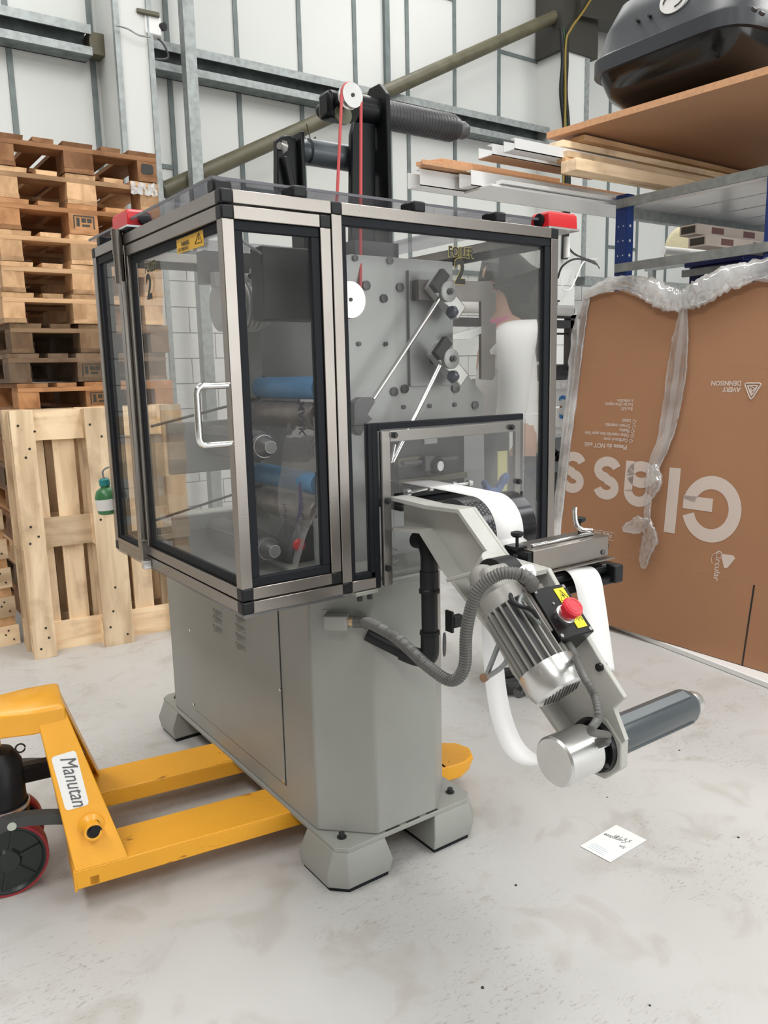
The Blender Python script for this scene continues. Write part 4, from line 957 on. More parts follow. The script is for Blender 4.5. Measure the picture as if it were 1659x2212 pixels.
# clamps with discs, knobs, chrome rods
def clampset(ud, vd, uk, vk, par=None):
    c = PY(ud, vd, yf-.09)
    g_ = MB().lathe(c+V((0, .05, 0)), -Y1, [(0, .020), (.03, .020), (.03, .026), (.05, .027), (.052, .024)], 24).build('guide_disc', M_plate, A, smooth=35)
    MB().lathe(c, -Y1, [(0, .009), (.010, .009), (.010, .005), (.016, .005)], 12).build('disc_nut', M_dk2, g_, smooth=35)
    a_, b_ = PY(ud-38, vd-22, yf-.06), PY(ud+20, vd+48, yf-.06); d_ = (b_-a_).normalized()
    MB().obox((a_+b_)/2, d_, Y1, d_.cross(Y1), (b_-a_).length, .035, .045).build('clamp_bracket', M_alu, g_, bevel=.004)
    MB().obox(a_+V((0.01, -.02, .0)), d_, Y1, d_.cross(Y1), .03, .02, .06).build('clamp_jaw', M_dark, g_, bevel=.003)
    k = PY(uk, vk, yf-.085); dd_ = V((-.75, -.2, .6))
    MB().lathe(k-dd_*.008, dd_, [(0, .010), (.004, .016), (.016, .017), (.022, .012)], 18).build('clamp_knob', mat('navy_knob', (.05, .06, .085), .3), g_, smooth=40)
    MB().cyl(c+V((0, .03, 0)), V((c.x, yf, c.z)), .012, seg=12).build('disc_shaft', M_dk2, g_, smooth=40)
clampset(970, 630, 978, 676); clampset(976, 775, 980, 815)
for (a_, b_) in (((948, 646), (806, 862)), ((950, 790), (848, 998)), ((845, 1000), (853, 960))):
    MB().cyl(PY(*a_, yf-.075), PY(*b_, yf-.075), .0065 if a_[0] > 900 else .004, seg=12).build('chrome_rod', M_chrome, A, smooth=60)
bk = [(765, 870), (782, 858), (803, 858), (811, 868), (795, 895), (805, 905), (793, 915), (780, 942), (765, 930)]
MB().prism([PY(u, v, yf-.08) for u, v in bk], (0, .03, 0)).build('cam_bracket', M_dk2, A, bevel=.002)
# belt and pulleys
bc = V((PY(757, 208, 1.87).x, 1.87, PY(757, 208, 1.87).z)); lc = PY(745, 640, 1.735); lc = V((bc.x-.01, 1.87, lc.z+.02))
lcc = PY(752, 648, 1.735)
for (c, r, nm) in ((bc, .031, 'top_pulley'), (V((bc.x-.012, 1.735, lcc.z)), .045, 'lower_pulley')):
    if nm == 'lower_pulley': c = V((lcc.x, 1.735, lcc.z))
    o = MB().lathe(c+V((0, .012, 0)), -Y1, [(0, r), (.004, r*1.0), (.006, r*.88), (.016, r*.88), (.018, r), (.024, r)], 32).build(nm, M_alu, A, smooth=35)
    MB().lathe(c+V((0, -.013, 0)), -Y1, [(0, .005), (.001, .005)], 12).build('shaft_hole', M_dark, o)
rb_, rt_ = .042, .030
cA = V((bc.x, 1.872, bc.z)); cB = V((lcc.x, 1.742, lcc.z))
cA.y = 1.865
pb_ = []
for k in range(13):
    an = math.pi*k/12; pb_.append(cA+V((-math.cos(an)*rt_*-1, 0, math.sin(an)*rt_)))
for k in range(13):
    an = math.pi*k/12; pb_.append(cB+V((-math.cos(an)*rb_, 0, -math.sin(an)*rb_)))
MB().tube([p for p in pb_], .0042, 8, closed=True).build('drive_belt', M_redb, A, smooth=60)
# --- unwind posts above the roof
def blackpart(m, nm, par, **k): return m.build(nm, M_blackm, par, **k)
yp = 2.0
base_l, base_r = PY(757, 418, yp), PY(838, 424, yp); tl, tr2 = PY(768, 240, yp), PY(836, 196, yp)
def PZZ(u, v): return PY(u, v, yp)
post = MB().prism([PZZ(758, 640), PZZ(760, 290), PZZ(766, 262), PZZ(812, 262), PZZ(812, 640)], (0, .02, 0)).build('unwind_post', M_blackm, A, bevel=.004)
c = PZZ(824, 250)
MB().prism([V((c.x-.014, yp-.045, 1.60)), V((c.x-.014, yp-.045, c.z+.045)), V((c.x-.014, yp-.01, c.z+.082)), V((c.x-.014, yp+.04, c.z+.082)), V((c.x-.014, yp+.075, c.z+.045)), V((c.x-.014, yp+.075, 1.60))], (.014, 0, 0)).build('post_side_plate', M_blackm, post, bevel=.003)
az_ = c.z+.01; ay_ = yp+.015
q = AXu(984, ay_, az_-.0); xs = c.x
MB().cyl((AXu(762, ay_, az_), ay_, az_), (xs, ay_, az_), .040, seg=28).build('shaft_housing', M_blackm, post, smooth=40)
s_ = MB().lathe((xs, ay_, az_), X1, [(0, .036), (.01, .040), ((q-xs)*.94, .040), (q-xs, .034), (q-xs+.002, .016)], 28).build('unwind_shaft', M_roller, post, smooth=40)
mm = MB()
for k in range(22): mm.lathe((xs+.015+k*(q-xs-.03)/22, ay_, az_), X1, [(0, .0404), (.0016, .0404)], 28)
mm.build('wound_groove', M_dark, s_)
MB().lathe((q-.002, ay_, az_), X1, [(0, .020), (.008, .020), (.008, .024), (.03, .027), (.044, .022), (.05, .014)], 24).build('shaft_nose', M_dk2, s_, smooth=40)
MB().box((xs, ay_-.006, az_+.037), (q-.02, ay_+.010, az_+.043)).build('key_bar', M_blackm, s_, bevel=.002)
MB().cyl((bc.x, 1.88, bc.z), (bc.x, ay_, bc.z), .02, seg=18).build('pulley_shaft', M_blackm, post, smooth=40)
MB().obox((bc.x-.0, 1.95, bc.z-.005), X1, Y1, Z1, .07, .06, .07).build('gearbox', M_blackm, post, bevel=.012)
q = PY(712, 215, 1.95); MB().lathe(q+V((.03, 0, 0)), -X1, [(0, .008), (.012, .009), (.014, .022), (.026, .024), (.034, .018)], 8).build('clamp_handle', M_blackm, post, smooth=40)
MB().lathe(PY(740, 248, 1.92), -Y1, [(0, .026), (.006, .026)], 20).build('flange', mat('olive_metal', (.13, .13, .09), .4, .5), post, smooth=40)
# second shaft arm (lower left)
yq2 = 2.06
pL = MB().prism([PY(u, v, yq2-.02) for u, v in ((600, 400), (600, 300), (612, 292), (628, 292), (640, 300), (646, 345), (646, 415), (603, 415))], (0, .028, 0)).build('rewind_bracket', M_blackm, A, bevel=.003)
for v in pL.data.vertices: pass
q0 = PY(634, 290, yq2); q1 = PY(655, 415, yq2)
MB().box((q0.x, yq2-.04, 1.63), (q0.x+.012, yq2+.035, q0.z)).build('bracket_side_plate', M_blackm, pL, bevel=.003)
c = PY(612, 318, yq2-.02); MB().lathe(c, V((-1, -.5, 0)), [(0, .018), (.003, .018), (.003, .010), (.018, .010)], 8).build('bracket_nut', M_alu, pL)
c = PY(645, 325, yq2); xe = AXu(778, c.y, c.z)
MB().lathe((c.x, c.y, c.z), X1, [(0, .030), (.015, .034), (.018, .028), (.03, .028), (.03, .036), (xe-c.x, .036)], 28).build('rewind_shaft', M_roller2, pL, smooth=40)
MB().obox(PY(625, 385, yq2-.03), (.2, 0, -1), Y1, X1, .11, .02, .02).build('locking_lever', M_blackm, pL, bevel=.003)
# --- inside left bay: rollers, toothed pulleys, drums, motor, dark cover
def yroller(u0, v0, y0_, y1_, r, m_, nm, seg=24):
    c = PY(u0, v0, y0_); return MB().lathe((c.x, y0_, c.z), Y1, [(0, r*.9), (.004, r), (y1_-y0_-.004, r), (y1_-y0_, r*.9)], seg).build(nm, m_, A, smooth=40), V((c.x, y0_, c.z))
for k, (u, v) in enumerate(((692, 838), (690, 1046))):
    o, c = yroller(u, v, 1.80, 2.14, .030, M_bluer, 'blue_nip_roller')
    for yy, nm in ((1.785, 'a'), (2.15, 'b')):
        MB().obox(c+V((0, yy-c.y, -.012)), X1, Y1, Z1, .035, .018, .095).build('roller_bracket', M_dark, o, bevel=.003)
        MB().lathe(c+V((0, yy-c.y-.009, 0)), -Y1, [(0, .010), (.008, .010), (.008, .006), (.016, .006)], 6).build('bracket_nut', M_chrome, o)
    MB().cyl(c+V((0, -.03, 0)), c+V((0, .44, 0)), .008, seg=10).build('roller_axle', M_chrome, o, smooth=40)
for (u, v) in ((692, 900), (694, 1110)):
    o, c = yroller(u, v, 1.81, 2.12, .038, mat('taped_roller', (.33, .29, .26), .35, .2, var=.25, vscale=20), 'film_roller')
    tc_ = c+V((0, .31, 0)); ptc = []
    for k in range(72):
        an = 2*math.pi*k/72; rr = .047 if k % 2 else .042; ptc.append(tc_+V((math.cos(an)*rr, .0, math.sin(an)*rr)))
    MB().prism(ptc, (0, .03, 0)).build('toothed_pulley', M_alu, o, smooth=20)
    MB().lathe(tc_+V((0, -.006, 0)), Y1, [(0, .036), (.006, .036)], 24).build('pulley_hub', M_dk2, o, smooth=40)
    e_ = tc_+V((0, .015, 0))
    MB().tube([e_+V((-.01, 0, .045)), e_+V((-.34, 0, -.02))], .004, 6).build('timing_belt', M_dark, o)
# foil mandrels with spiral discs
for (u, v) in ((585, 966), (594, 1191)):
    c = PY(u, v, 1.83)
    o = MB().lathe(c, Y1, [(0, .015), (.003, .018), (.022, .026), (.034, .028), (.038, .031), (.05, .031), (.05, .029), (.06, .029), (.062, .040), (.09, .042), (.36, .042)], 32).build('foil_mandrel', M_dk2, A, smooth=35)
    MB().lathe(c+V((0, .034, 0)), Y1, [(0, .0302), (.014, .0312)], 32).build('mandrel_ring', M_alu, o, smooth=35)
    MB().lathe(c+V((0, -.0012, 0)), Y1, [(0, .0165), (.0012, .0165)], 28).build('spiral_sticker', M_white, o)
    for ph in (0, math.pi):
        MB().tube([c+V((math.cos(t*.3+ph)*.0032*t*.065*1.0, -.0014, math.sin(t*.3+ph)*.0032*t*.065)) for t in range(6, 76)], .0006, 4).build('spiral_line', M_ink, o)
    for k in range(3):
        an = 2*math.pi*k/3+.4; MB().obox(c+V((math.cos(an)*.043, .2, math.sin(an)*.043)), (math.cos(an), 0, math.sin(an)), Y1, (-math.sin(an), 0, math.cos(an)), .006, .26, .02).build('mandrel_leaf', M_dk2, o, bevel=.002)
    MB().obox(c+V((-.03, .385, -.02)), X1, Y1, Z1, .2, .02, .15).build('mandrel_plate', M_plate, o, bevel=.004)
# left slab, brackets, finned motor
q = PY(500, 600, 2.05); q1 = PY(543, 850, 2.05)
MB().box((PY(508, 700, 2.14).x, 2.14, gz0+.006), (PY(562, 700, 2.14).x, 2.16, PY(540, 680, 2.14).z)).build('side_slab', M_grey, A, bevel=.001)
q = PY(543, 650, 2.05); q2_ = PY(579, 580, 2.05)
MB().prism([PY(u, v, 2.05) for u, v in ((542, 580), (579, 580), (579, 638), (568, 652), (543, 652))], (0, .012, 0)).build('motor_bracket', M_grey, A, bevel=.002)
for (u, v) in ((556, 587), (577, 587), (538, 597)): MB().lathe(PY(u, v, 2.045), -Y1, [(0, .008), (.006, .007)], 12).build('bracket_bolt', M_chrome, A, smooth=40)
MB().box((PY(505, 620, 2.06).x-.05, 2.07, PY(520, 622, 2.07).z), (PY(542, 600, 2.07).x, 2.10, PY(520, 590, 2.07).z)).build('cross_beam', M_grey, A, bevel=.002)
c = PY(520, 662, 2.10); mt_ = MB().lathe(c+V((.08, 0, 0)), -X1, [(0, .05), (.02, .062), (.03, .055), (.15, .055)], 24).build('small_motor', M_cast, A, smooth=40)
for k in range(8): MB().lathe(c+V((.04-k*.014, 0, 0)), -X1, [(0, .070), (.005, .070)], 28).build('fin', M_cast, mt_, smooth=40)
q = PY(590, 690, 2.0); q1 = PY(690, 520, 2.0)
MB().box((PY(568, 600, 1.93).x, 1.93, PY(640, 692, 1.93).z), (PY(690, 600, 1.93).x, 2.0, PY(640, 535, 1.93).z)).build('dark_cover', mat('smoked_panel', (.02, .02, .02), .45), A, bevel=.004)
MB().box((.95, 2.20, 1.60), (1.5, 2.25, 1.69)).build('upper_beam', M_dark, A)
MB().box((1.2, 1.80, 1.57), (1.34, 2.2, 1.68)).build('upper_beam', M_dk2, A)
MB().tube(spline([PY(498, 515, 1.9), PY(520, 518, 1.9), PY(545, 535, 1.9), PY(570, 552, 1.95), PY(597, 557, 2.0)], 6), .004, 8).build('inner_cable', M_galvl, A, smooth=60)
# strip of bolts along the edge of the front plate and the dark clutter below
for v0, v1 in ((620, 690), (720, 830), (900, 1000), (1120, 1240)):
    a_, b_ = PY(684, v1, yf-.01), PY(692, v0, yf-.01)
    MB().box((a_.x, yf-.012, a_.z), (b_.x, yf-.002, b_.z)).build('edge_strip', M_galvl, A)
c = PY(655, 1180, 1.90)
MB().rings([[c+V((-.06, -.04, -.09)), c+V((.07, -.04, -.09)), c+V((.07, .06, -.09)), c+V((-.06, .06, -.09))], [c+V((-.075, -.05, .0)), c+V((.08, -.05, 0)), c+V((.08, .07, 0)), c+V((-.075, .07, 0))], [c+V((-.03, -.03, .075)), c+V((.07, -.03, .085)), c+V((.07, .05, .08)), c+V((-.03, .05, .07))]]).build('tension_unit', M_dark, A, bevel=.012)
MB().lathe(c+V((-.04, -.05, .02)), V((-.6, -1, .1)), [(0, .015), (.02, .017), (.026, .01)], 16).build('red_knob', M_red, A, smooth=40)
MB().cyl(c+V((-.0, -.07, .04)), c+V((.09, -.07, .035)), .009, seg=12).build('tension_bar', M_dk2, A, smooth=40)
MB().lathe(c+V((.05, -.06, .07)), -Y1, [(0, .016), (.02, .014)], 14).build('tension_knob', M_dark, A, smooth=40)
# --- press head seen through the small window
yh_ = 1.70
MB().box((PY(858, 1000, yh_).x, yh_, PY(900, 1075, yh_).z), (PY(1004, 1000, yh_).x, yf, PY(900, 935, yh_).z)).build('press_head', M_dark, A, bevel=.004)
q0, q1 = PY(868, 1005, yh_-.02), PY(985, 985, yh_-.02)
MB().box((q0.x, yh_-.03, q0.z), (q1.x, yh_, q1.z)).build('press_rail', M_dk2, A, bevel=.002)
MB().box((PY(860, 1005, yh_-.02).x, yh_-.02, PY(860, 1008, yh_).z), (PY(900, 985, yh_).x, yh_, PY(900, 985, yh_).z)).build('press_block', M_brown, A, bevel=.002)
MB().box((PY(862, 1030, yh_-.02).x, yh_-.02, PY(860, 1048, yh_).z), (PY(1000, 1030, yh_).x, yh_, PY(900, 1030, yh_).z)).build('press_bed', M_brown, A, bevel=.002)
c = PY(942, 1006, yh_-.035)
o = MB().lathe(c, V((.25, -1, .0)), [(-.01, .022), (.006, .024), (.012, .022)], 20).build('pressure_dial', M_dark, A, smooth=40)
MB().lathe(c+V((.003, -.013, 0)), V((.25, -1, 0)), [(0, .0135), (.003, .0135)], 20).build('dial_face', M_white, o, smooth=40)
c = PY(925, 1001, yh_-.03); MB().obox(c, X1, Y1, Z1, .035, .02, .04).build('dial_bracket', M_dk2, o, bevel=.003)
c = PY(930, 953, yh_-.004); MB().obox(c, X1, Y1, Z1, .045, .004, .014).build('press_label', M_galvl, A)
# guide rod with collars under the window
a_, b_ = PY(880, 1064, 1.62), PY(928, 1054, 1.62); o = MB().cyl(a_, b_, .005, seg=12).build('guide_rod', M_chrome, A, smooth=40)
for q in (a_, b_): MB().cyl(q-V((.006, 0, 0)), q+V((.006, 0, 0)), .0105, seg=14).build('rod_collar', M_alu, o, smooth=40)
a_, b_ = PY(980, 1048, 1.62), PY(1014, 1044, 1.62); o = MB().cyl(a_, b_, .005, seg=12).build('guide_rod', M_chrome, A, smooth=40)
for q in (a_, b_): MB().cyl(q-V((.006, 0, 0)), q+V((.006, 0, 0)), .0095, seg=14).build('rod_collar', M_alu, o, smooth=40)
MB().box((1.20, 1.62, .985), (1.52, 1.75, 1.0)).build('web_table', M_dark, A, bevel=.003)
# right bay: dark backdrop plate, yellow strip, blue coil
q0, q1 = PY(1047, 1100, 1.95), PY(1118, 930, 1.95)
MB().box((q0.x, 1.95, .84), (PY(1100, 1000, 1.95).x, 1.96, q1.z)).build('dark_back_cover', M_dark, A)
MB().box((PY(1075, 1000, 1.80).x, 1.80, .84), (PY(1096, 1000, 1.80).x, 1.803, PY(1080, 975, 1.80).z)).build('yellow_strip', mat('pale_yellow', (.62, .60, .25), .6), A)
cpts = []
for t in range(260):
    s__ = t/259; u = 1046+s__*48; v = 1048+18*math.sin(math.pi*min(1, s__*1.2))-36*max(0, s__-.55)
    c = PY(u, v, 1.70); an = t*2*math.pi/14
    cpts.append(c+V((.004*math.cos(an), .015*math.cos(an), .014*math.sin(an))))
MB().tube(cpts, .0026, 6).build('coiled_air_hose', mat('blue_hose', (.03, .13, .42), .3), A, smooth=60)
MB().tube(spline([PY(845, 1225, 1.62)+V((.02*math.cos(t*.9), .015*math.sin(t*.9), .003*t)) for t in range(20)], 3), .0018, 6).build('coil_spring', M_galvl, A, smooth=60)

# --- arm at the front
xw = 1.172
topu = [(842, 1073), (922, 1092), (990, 1101), (1066, 1210), (1152, 1236)]
lowu = [(845, 1148), (905, 1152), (958, 1238), (1000, 1292), (1061, 1372), (1108, 1457), (1156, 1515), (1208, 1590)]
endu = [(1166, 1262), (1215, 1350), (1262, 1430), (1318, 1520)]
xa = 1.132
TU = [PX(u, v, xa) for u, v in topu]; LU = [PX(u, v, xa) for u, v in lowu]; EU = [PX(u, v, xa) for u, v in endu]
poly = TU+EU+[LU[-1]+V((0, -.02, -.01))]+LU[::-1]
def sh(p, x): return V((x, p.y, p.z))
arm = MB().prism([sh(p, xw) for p in poly], (.012, 0, 0)).build('support_arm', M_cast, A, bevel=.002)
def flange(pl, w0=xa, w1=xw+.004, t=.009, nm='arm_flange', inward=1):
    P = pl; n = len(P); I = []
    for i in range(n):
        d = (P[min(i+1, n-1)]-P[max(i-1, 0)]).normalized(); nn = V((0, -d.z, d.y))*inward; I.append(P[i]+nn*t)
    m = MB()
    for i in range(n-1): m.rings([[sh(P[i], w0), sh(P[i], w1), sh(I[i], w1), sh(I[i], w0)], [sh(P[i+1], w0), sh(P[i+1], w1), sh(I[i+1], w1), sh(I[i+1], w0)]])
    return m.build(nm, M_cast, arm)
flange(TU, inward=1); flange(LU, inward=-1)
# pivot tab and barrel
a_, b_ = PX(978, 1251, xa-.02), PX(1045, 1232, xa-.02)
d_ = (b_-a_).normalized(); MB().obox((a_+b_)/2, d_, X1, d_.cross(X1), (b_-a_).length, .04, .008).build('pivot_tab', M_cast, arm, bevel=.002)
c = PX(1062, 1228, xa-.02); MB().lathe(c+V((0, .03, -.02)), V((0, -.6, .75)), [(0, .022), (.05, .024), (.053, .02)], 20).build('pivot_boss', M_cast, arm, smooth=40)
# drum
dr = .085; dy, dzc = 1.40, .96
xd0, xd1 = xw+.014, 1.378
drm = MB().lathe((xd0, dy, dzc), X1, [(0, dr*.98), (.002, dr), (xd1-xd0-.002, dr), (xd1-xd0, dr*.98)], 64).build('vacuum_drum', mat('black_chrome', (.045, .045, .05), .22, .6), A, smooth=40)
mm = MB()
nx = int((xd1-xd0-.02)/.0095)
for i in range(nx-5):
    for k in range(56):
        an = 2*math.pi*(k+(.5 if i % 2 else 0))/56
        if math.sin(an) < -.5 and math.cos(an) > 0: continue
        n_ = V((0, math.cos(an), math.sin(an))); c = V((xd0+.008+i*.0095, dy, dzc))+n_*(dr-.0004)
        t_ = V((0, -n_.z, n_.y)); rr = .0017
        mm.add([c+n_*.0008+(X1*math.cos(j*1.047)+t_*math.sin(j*1.047))*rr for j in range(6)], [(0, 1, 2, 3, 4, 5)])
hh = mm.build('suction_holes', M_ink, drm); hh['kind'] = 'stuff'
mm = MB()
for i in range(nx-5):
    for k in range(56):
        an = 2*math.pi*(k+(.5 if i % 2 else 0))/56
        if math.sin(an) < -.5 and math.cos(an) > 0: continue
        n_ = V((0, math.cos(an), math.sin(an))); c = V((xd0+.008+i*.0095, dy, dzc))+n_*(dr-.0002)
        t_ = V((0, -n_.z, n_.y))
        mm.add([c+n_*.0003+(X1*math.cos(j*1.047)+t_*math.sin(j*1.047))*.0026 for j in range(6)], [(0, 1, 2, 3, 4, 5)])
hh = mm.build('hole_rims', M_galvl, drm); hh['kind'] = 'stuff'
MB().cyl((xw+.0125, dy, dzc), (xw+.02, dy, dzc), .03, seg=20).build('drum_axle', M_dk2, drm, smooth=40)
# slitter housing
sy0, sy1 = 1.165, 1.245
L0 = PY(1152, 1240, sy0); L1 = PY(1152, 1190, sy0); Rr = PY(1318, 1204, sy0)
sx0, sx1, sz0, sz1 = L0.x, PY(1315, 1170, sy0).x, L0.z, L1.z
sh_ = MB().box((sx0, sy0, sz0), (sx1, sy1, sz1)).build('slitter_housing', M_steel, A, bevel=.002)
MB().box((sx0, sy0-.012, sz0-.003), (sx1+.008, sy0, sz0)).build('housing_lip', M_steel, sh_)
MB().box((sx0-.014, sy0+.003, sz0), (sx0, sy1+.012, sz1-.003)).build('end_plate', M_blackm, sh_, bevel=.002)
MB().box((sx0-.018, sy0+.03, sz1-.004), (sx0+.012, sy1-.01, sz1+.004)).build('adjuster_bar', M_blackm, sh_, bevel=.001)
MB().box((sx0-.0155, sy0+.032, sz0+.01), (sx0-.0135, sy0+.045, sz1-.012)).build('end_slot', M_dk2, sh_)
MB().lathe((sx0-.014, sy0+.038, sz0+.012), -X1, [(0, .008), (.003, .008), (.003, .004), (.005, .004)], 14).build('end_screw', M_dk2, sh_, smooth=40)
c = V((sx0-.004, sy0+.045, sz1))
for (cc0) in (c, V((sx1-.02, sy1-.01, sz1))):
    MB().lathe(cc0, Z1, [(0, .0035), (.022, .0035), (.024, .010), (.028, .014), (.034, .014), (.036, .008)], 16).build('thumb_screw', M_black, sh_, smooth=40)
q0, q1 = PZ(1170, 1170, sz1+.004), PZ(1293, 1148, sz1+.004)
MB().box((sx0+.022, sy0+.022, sz1), (sx1-.022, sy0+.032, sz1+.007)).build('top_rail', M_chrome, sh_, bevel=.003)
hx = sx1-.035
MB().tube(spline([V((hx+.015, sy0+.03, sz1+.008)), V((hx, sy0+.05, sz1+.010)), V((hx-.008, sy0+.06, sz1+.025)), V((hx-.008, sy0+.065, sz1+.05)), V((hx-.006, sy0+.066, sz1+.062))], 8), [.006]*33, 12).build('lever_handle', M_chrome, sh_, smooth=60)
for (x, z) in ((sx0+.018, sz0+.012), (sx1-.02, sz0+.014)):
    MB().lathe((x, sy0, z), -Y1, [(0, .006), (.003, .006), (.004, .003)], 12).build('housing_screw', M_dk2, sh_, smooth=40)
MB().lathe((sx1, sy0+.03, (sz0+sz1)/2-.005), X1, [(0, .009), (.006, .009), (.006, .015), (.02, .015), (.022, .012)], 16).build('side_knob', M_black, sh_, smooth=40)
# black shaft assembly beneath
bz = sz0-.028; by_ = sy0-.012
MB().cyl((xw+.01, by_+.02, bz), (AXu(1334, by_, bz), by_+.02, bz), .013, seg=18).build('tension_shaft', M_blackm, A, smooth=40)
MB().box((sx0-.05, by_-.005, bz-.032), (AXu(1326, by_, bz), by_+.03, bz-.014)).build('tension_rail', M_blackm, A, bevel=.003)
MB().box((AXu(1318, by_, bz), by_-.015, bz-.03), (AXu(1336, by_, bz), by_+.04, bz+.012)).build('shaft_end_block', M_black, A, bevel=.004)
MB().box((sx0+.0, by_+.04, bz-.01), (AXu(1322, by_, bz), by_+.075, sz0-.004)).build('paper_table', M_dk2, A, bevel=.003)
MB().box((xw-.0, by_+.02, bz-.015), (sx0+.03, by_+.08, sz0+.01)).build('slitter_bracket', M_cast, A, bevel=.003)
# thin black rod low down
q = PY(1270, 1450, .95); MB().cyl((xw+.012, q.y, q.z), (AXu(1292, q.y, q.z), q.y, q.z), .008, seg=14).build('guide_bar', M_blackm, A, smooth=40)
# --- gear motor
mx = 1.055
mA, mB = PX(1092, 1305, mx), PX(1180, 1446, mx)
dM = (mB-mA).normalized(); nM = X1.cross(dM).normalized()
if nM.y > 0: nM = -nM
LM = (mB-mA).length
mot = MB().lathe(mA, dM, [(.0, .041), (LM, .041)], 32).build('drive_motor', M_dk2, A, smooth=35)
MB().lathe(mA, dM, [(-.028, .030), (-.02, .046), (.012, .050), (.014, .041)], 32).build('end_bell', M_motor, mot, smooth=35)
for k in range(22):
    an = 2*math.pi*k/22; o_ = X1*math.cos(an)+nM*math.sin(an); tt = dM.cross(o_)
    MB().obox(mA+dM*(.012+(LM-.016)/2)+o_*.046, dM, o_, tt, LM-.014, .016, .0035).build('fin', M_motor, mot)
fc = MB().lathe(mB-dM*.004, dM, [(0, .050), (.0, .056), (.034, .057), (.052, .050), (.056, .044), (.056, .001)], 40).build('fan_cover', M_alu, mot, smooth=35)
mm = MB()
for i in range(-5, 6):
    for j in range(-5, 6):
        a_ = (i+(.5 if j % 2 else 0))*.0078; c_ = j*.0068
        if math.hypot(a_, c_) < .040: mm.lathe(mB+dM*.052+X1*a_+nM*c_, dM, [(0, .0028), (.0005, .0028)], 6)
hh = mm.build('vent_holes', M_ink, mot); hh['kind'] = 'stuff'
for an in (.6, 2.6, 4.6):
    o_ = X1*math.cos(an)+nM*math.sin(an); MB().lathe(mB+dM*.01+o_*.056, o_, [(0, .004), (.003, .004)], 8).build('cover_screw', M_chrome, mot)
# gearbox at the upper end
g0 = mA-dM*.045
MB().obox(g0, X1, dM, nM, .065, .06, .072).build('gearbox', M_motor, mot, bevel=.010)
MB().lathe(g0-X1*.01, -nM*.2-dM, [(0, .03), (.035, .026), (.045, .018)], 20).build('gearbox_neck', M_motor, mot, smooth=40)
c = PX(1035, 1290, mx-.03)
MB().lathe(V((xa-.004, g0.y+.03, g0.z-.003)), -X1, [(0, .048), (.05, .048)], 32).build('black_flange', M_black, mot, smooth=40)
MB().obox(mA+dM*.05+nM*.045+X1*.035, X1, dM, nM, .05, .10, .02).build('terminal_plate', mat('brown_grey', (.16, .14, .13), .5), mot, bevel=.002)
for k in (.03, .052): MB().lathe(mA+dM*k+nM*.0555+X1*.028, nM, [(0, .0095), (.001, .0095)], 18).build('knockout', M_dk2, mot)
MB().lathe(mA-dM*.02+nM*.055+X1*.03, nM+V((-.3, 0, 0)), [(0, .016), (.018, .017), (.02, .013), (.02, .008), (.035, .008)], 18).build('cable_gland', M_white, mot, smooth=40)
MB().tube(spline([PX(1128, 1288, 1.05), PX(1123, 1305, 1.03), PX(1140, 1318, 1.03), PX(1158, 1335, 1.04), PX(1163, 1348, 1.05)], 6), .0045, 8).build('motor_lead', M_galvl, mot, smooth=60)
MB().tube(spline([PX(1102, 1283, 1.04), PX(1108, 1300, 1.02), PX(1125, 1310, 1.02), PX(1150, 1318, 1.03), PX(1162, 1340, 1.045)], 6), .0045, 8).build('motor_lead', M_black, mot, smooth=60)
MB().lathe(mA+dM*.0+X1*.045, X1, [(0, .012), (.012, .012)], 10).build('mount_lug', M_cast, mot, smooth=40)
MB().lathe(PX(1128, 1492, mx+.02), V((-1, -.3, 0)), [(0, .012), (.015, .011), (.02, .009)], 14).build('bolt_lug', M_dk2, mot, smooth=40)
# control box with stop button
bxx = 1.075
TLp, TRp, BRp, BLp = [onp(u, v, PX(1148, 1274, bxx), nM) for u, v in ((1148, 1274), (1221, 1259), (1282, 1364), (1211, 1382))]
ex_ = ((TRp-TLp)+(BRp-BLp)).normalized(); wx = ((TRp-TLp).length+(BRp-BLp).length)/2
ey_ = ((BLp-TLp)+(BRp-TRp)).normalized(); ly = ((BLp-TLp).length+(BRp-TRp).length)/2
ez_ = ex_.cross(ey_).normalized()
if ez_.dot(nM) < 0: ez_ = -ez_
ey_ = (ey_-ex_*ey_.dot(ex_)).normalized()
cb_ = (TLp+TRp+BRp+BLp)/4; dp = .072
cbx = MB().obox(cb_-ez_*dp/2, ex_, ey_, ez_, wx, ly, dp).build('control_box', M_blackm, A, bevel=.0025)
for i in (-1, 1):
    for j in (-1, 1): MB().lathe(cb_+ex_*i*(wx/2-.007)+ey_*j*(ly/2-.007), ez_, [(0, .004), (.0015, .004)], 10).build('box_screw', M_chrome, cbx)
MB().lathe(cb_-ex_*.012-ey_*.018, ez_, [(0, .003), (.0015, .003)], 10).build('box_screw', M_chrome, cbx)
lc_ = cb_+ex_*(wx*.24)-ey_*ly*.02
MB().obox(lc_+ez_*.0008, ex_, ey_, ez_, .026, ly*.80, .0012).build('warning_label', M_ylab, cbx)
t0 = lc_-ey_*ly*.24+ez_*.002
MB().tube([t0-ey_*.013, t0+ey_*.010-ex_*.011, t0+ey_*.010+ex_*.011], .0007, 5, closed=True).build('label_triangle', M_ink, cbx)
MB().prism([t0-ey_*.008+ex_*.001, t0-ex_*.004+ey_*.001, t0+ex_*.0005+ey_*.0005, t0-ex_*.001+ey_*.007, t0+ex_*.004-ey_*.002, t0-ey_*.001], ez_*.0004).build('label_bolt', M_ink, cbx)
for k in range(4): MB().obox(lc_+ey_*(ly*.10)+ex_*(.010-k*.0045)+ez_*.0018, ey_, ex_, ez_, ly*.36-(k % 2)*.008, .0012, .0004).build('label_line', M_ink, cbx)
sc_ = cb_+ey_*ly*.10-ex_*wx*.04
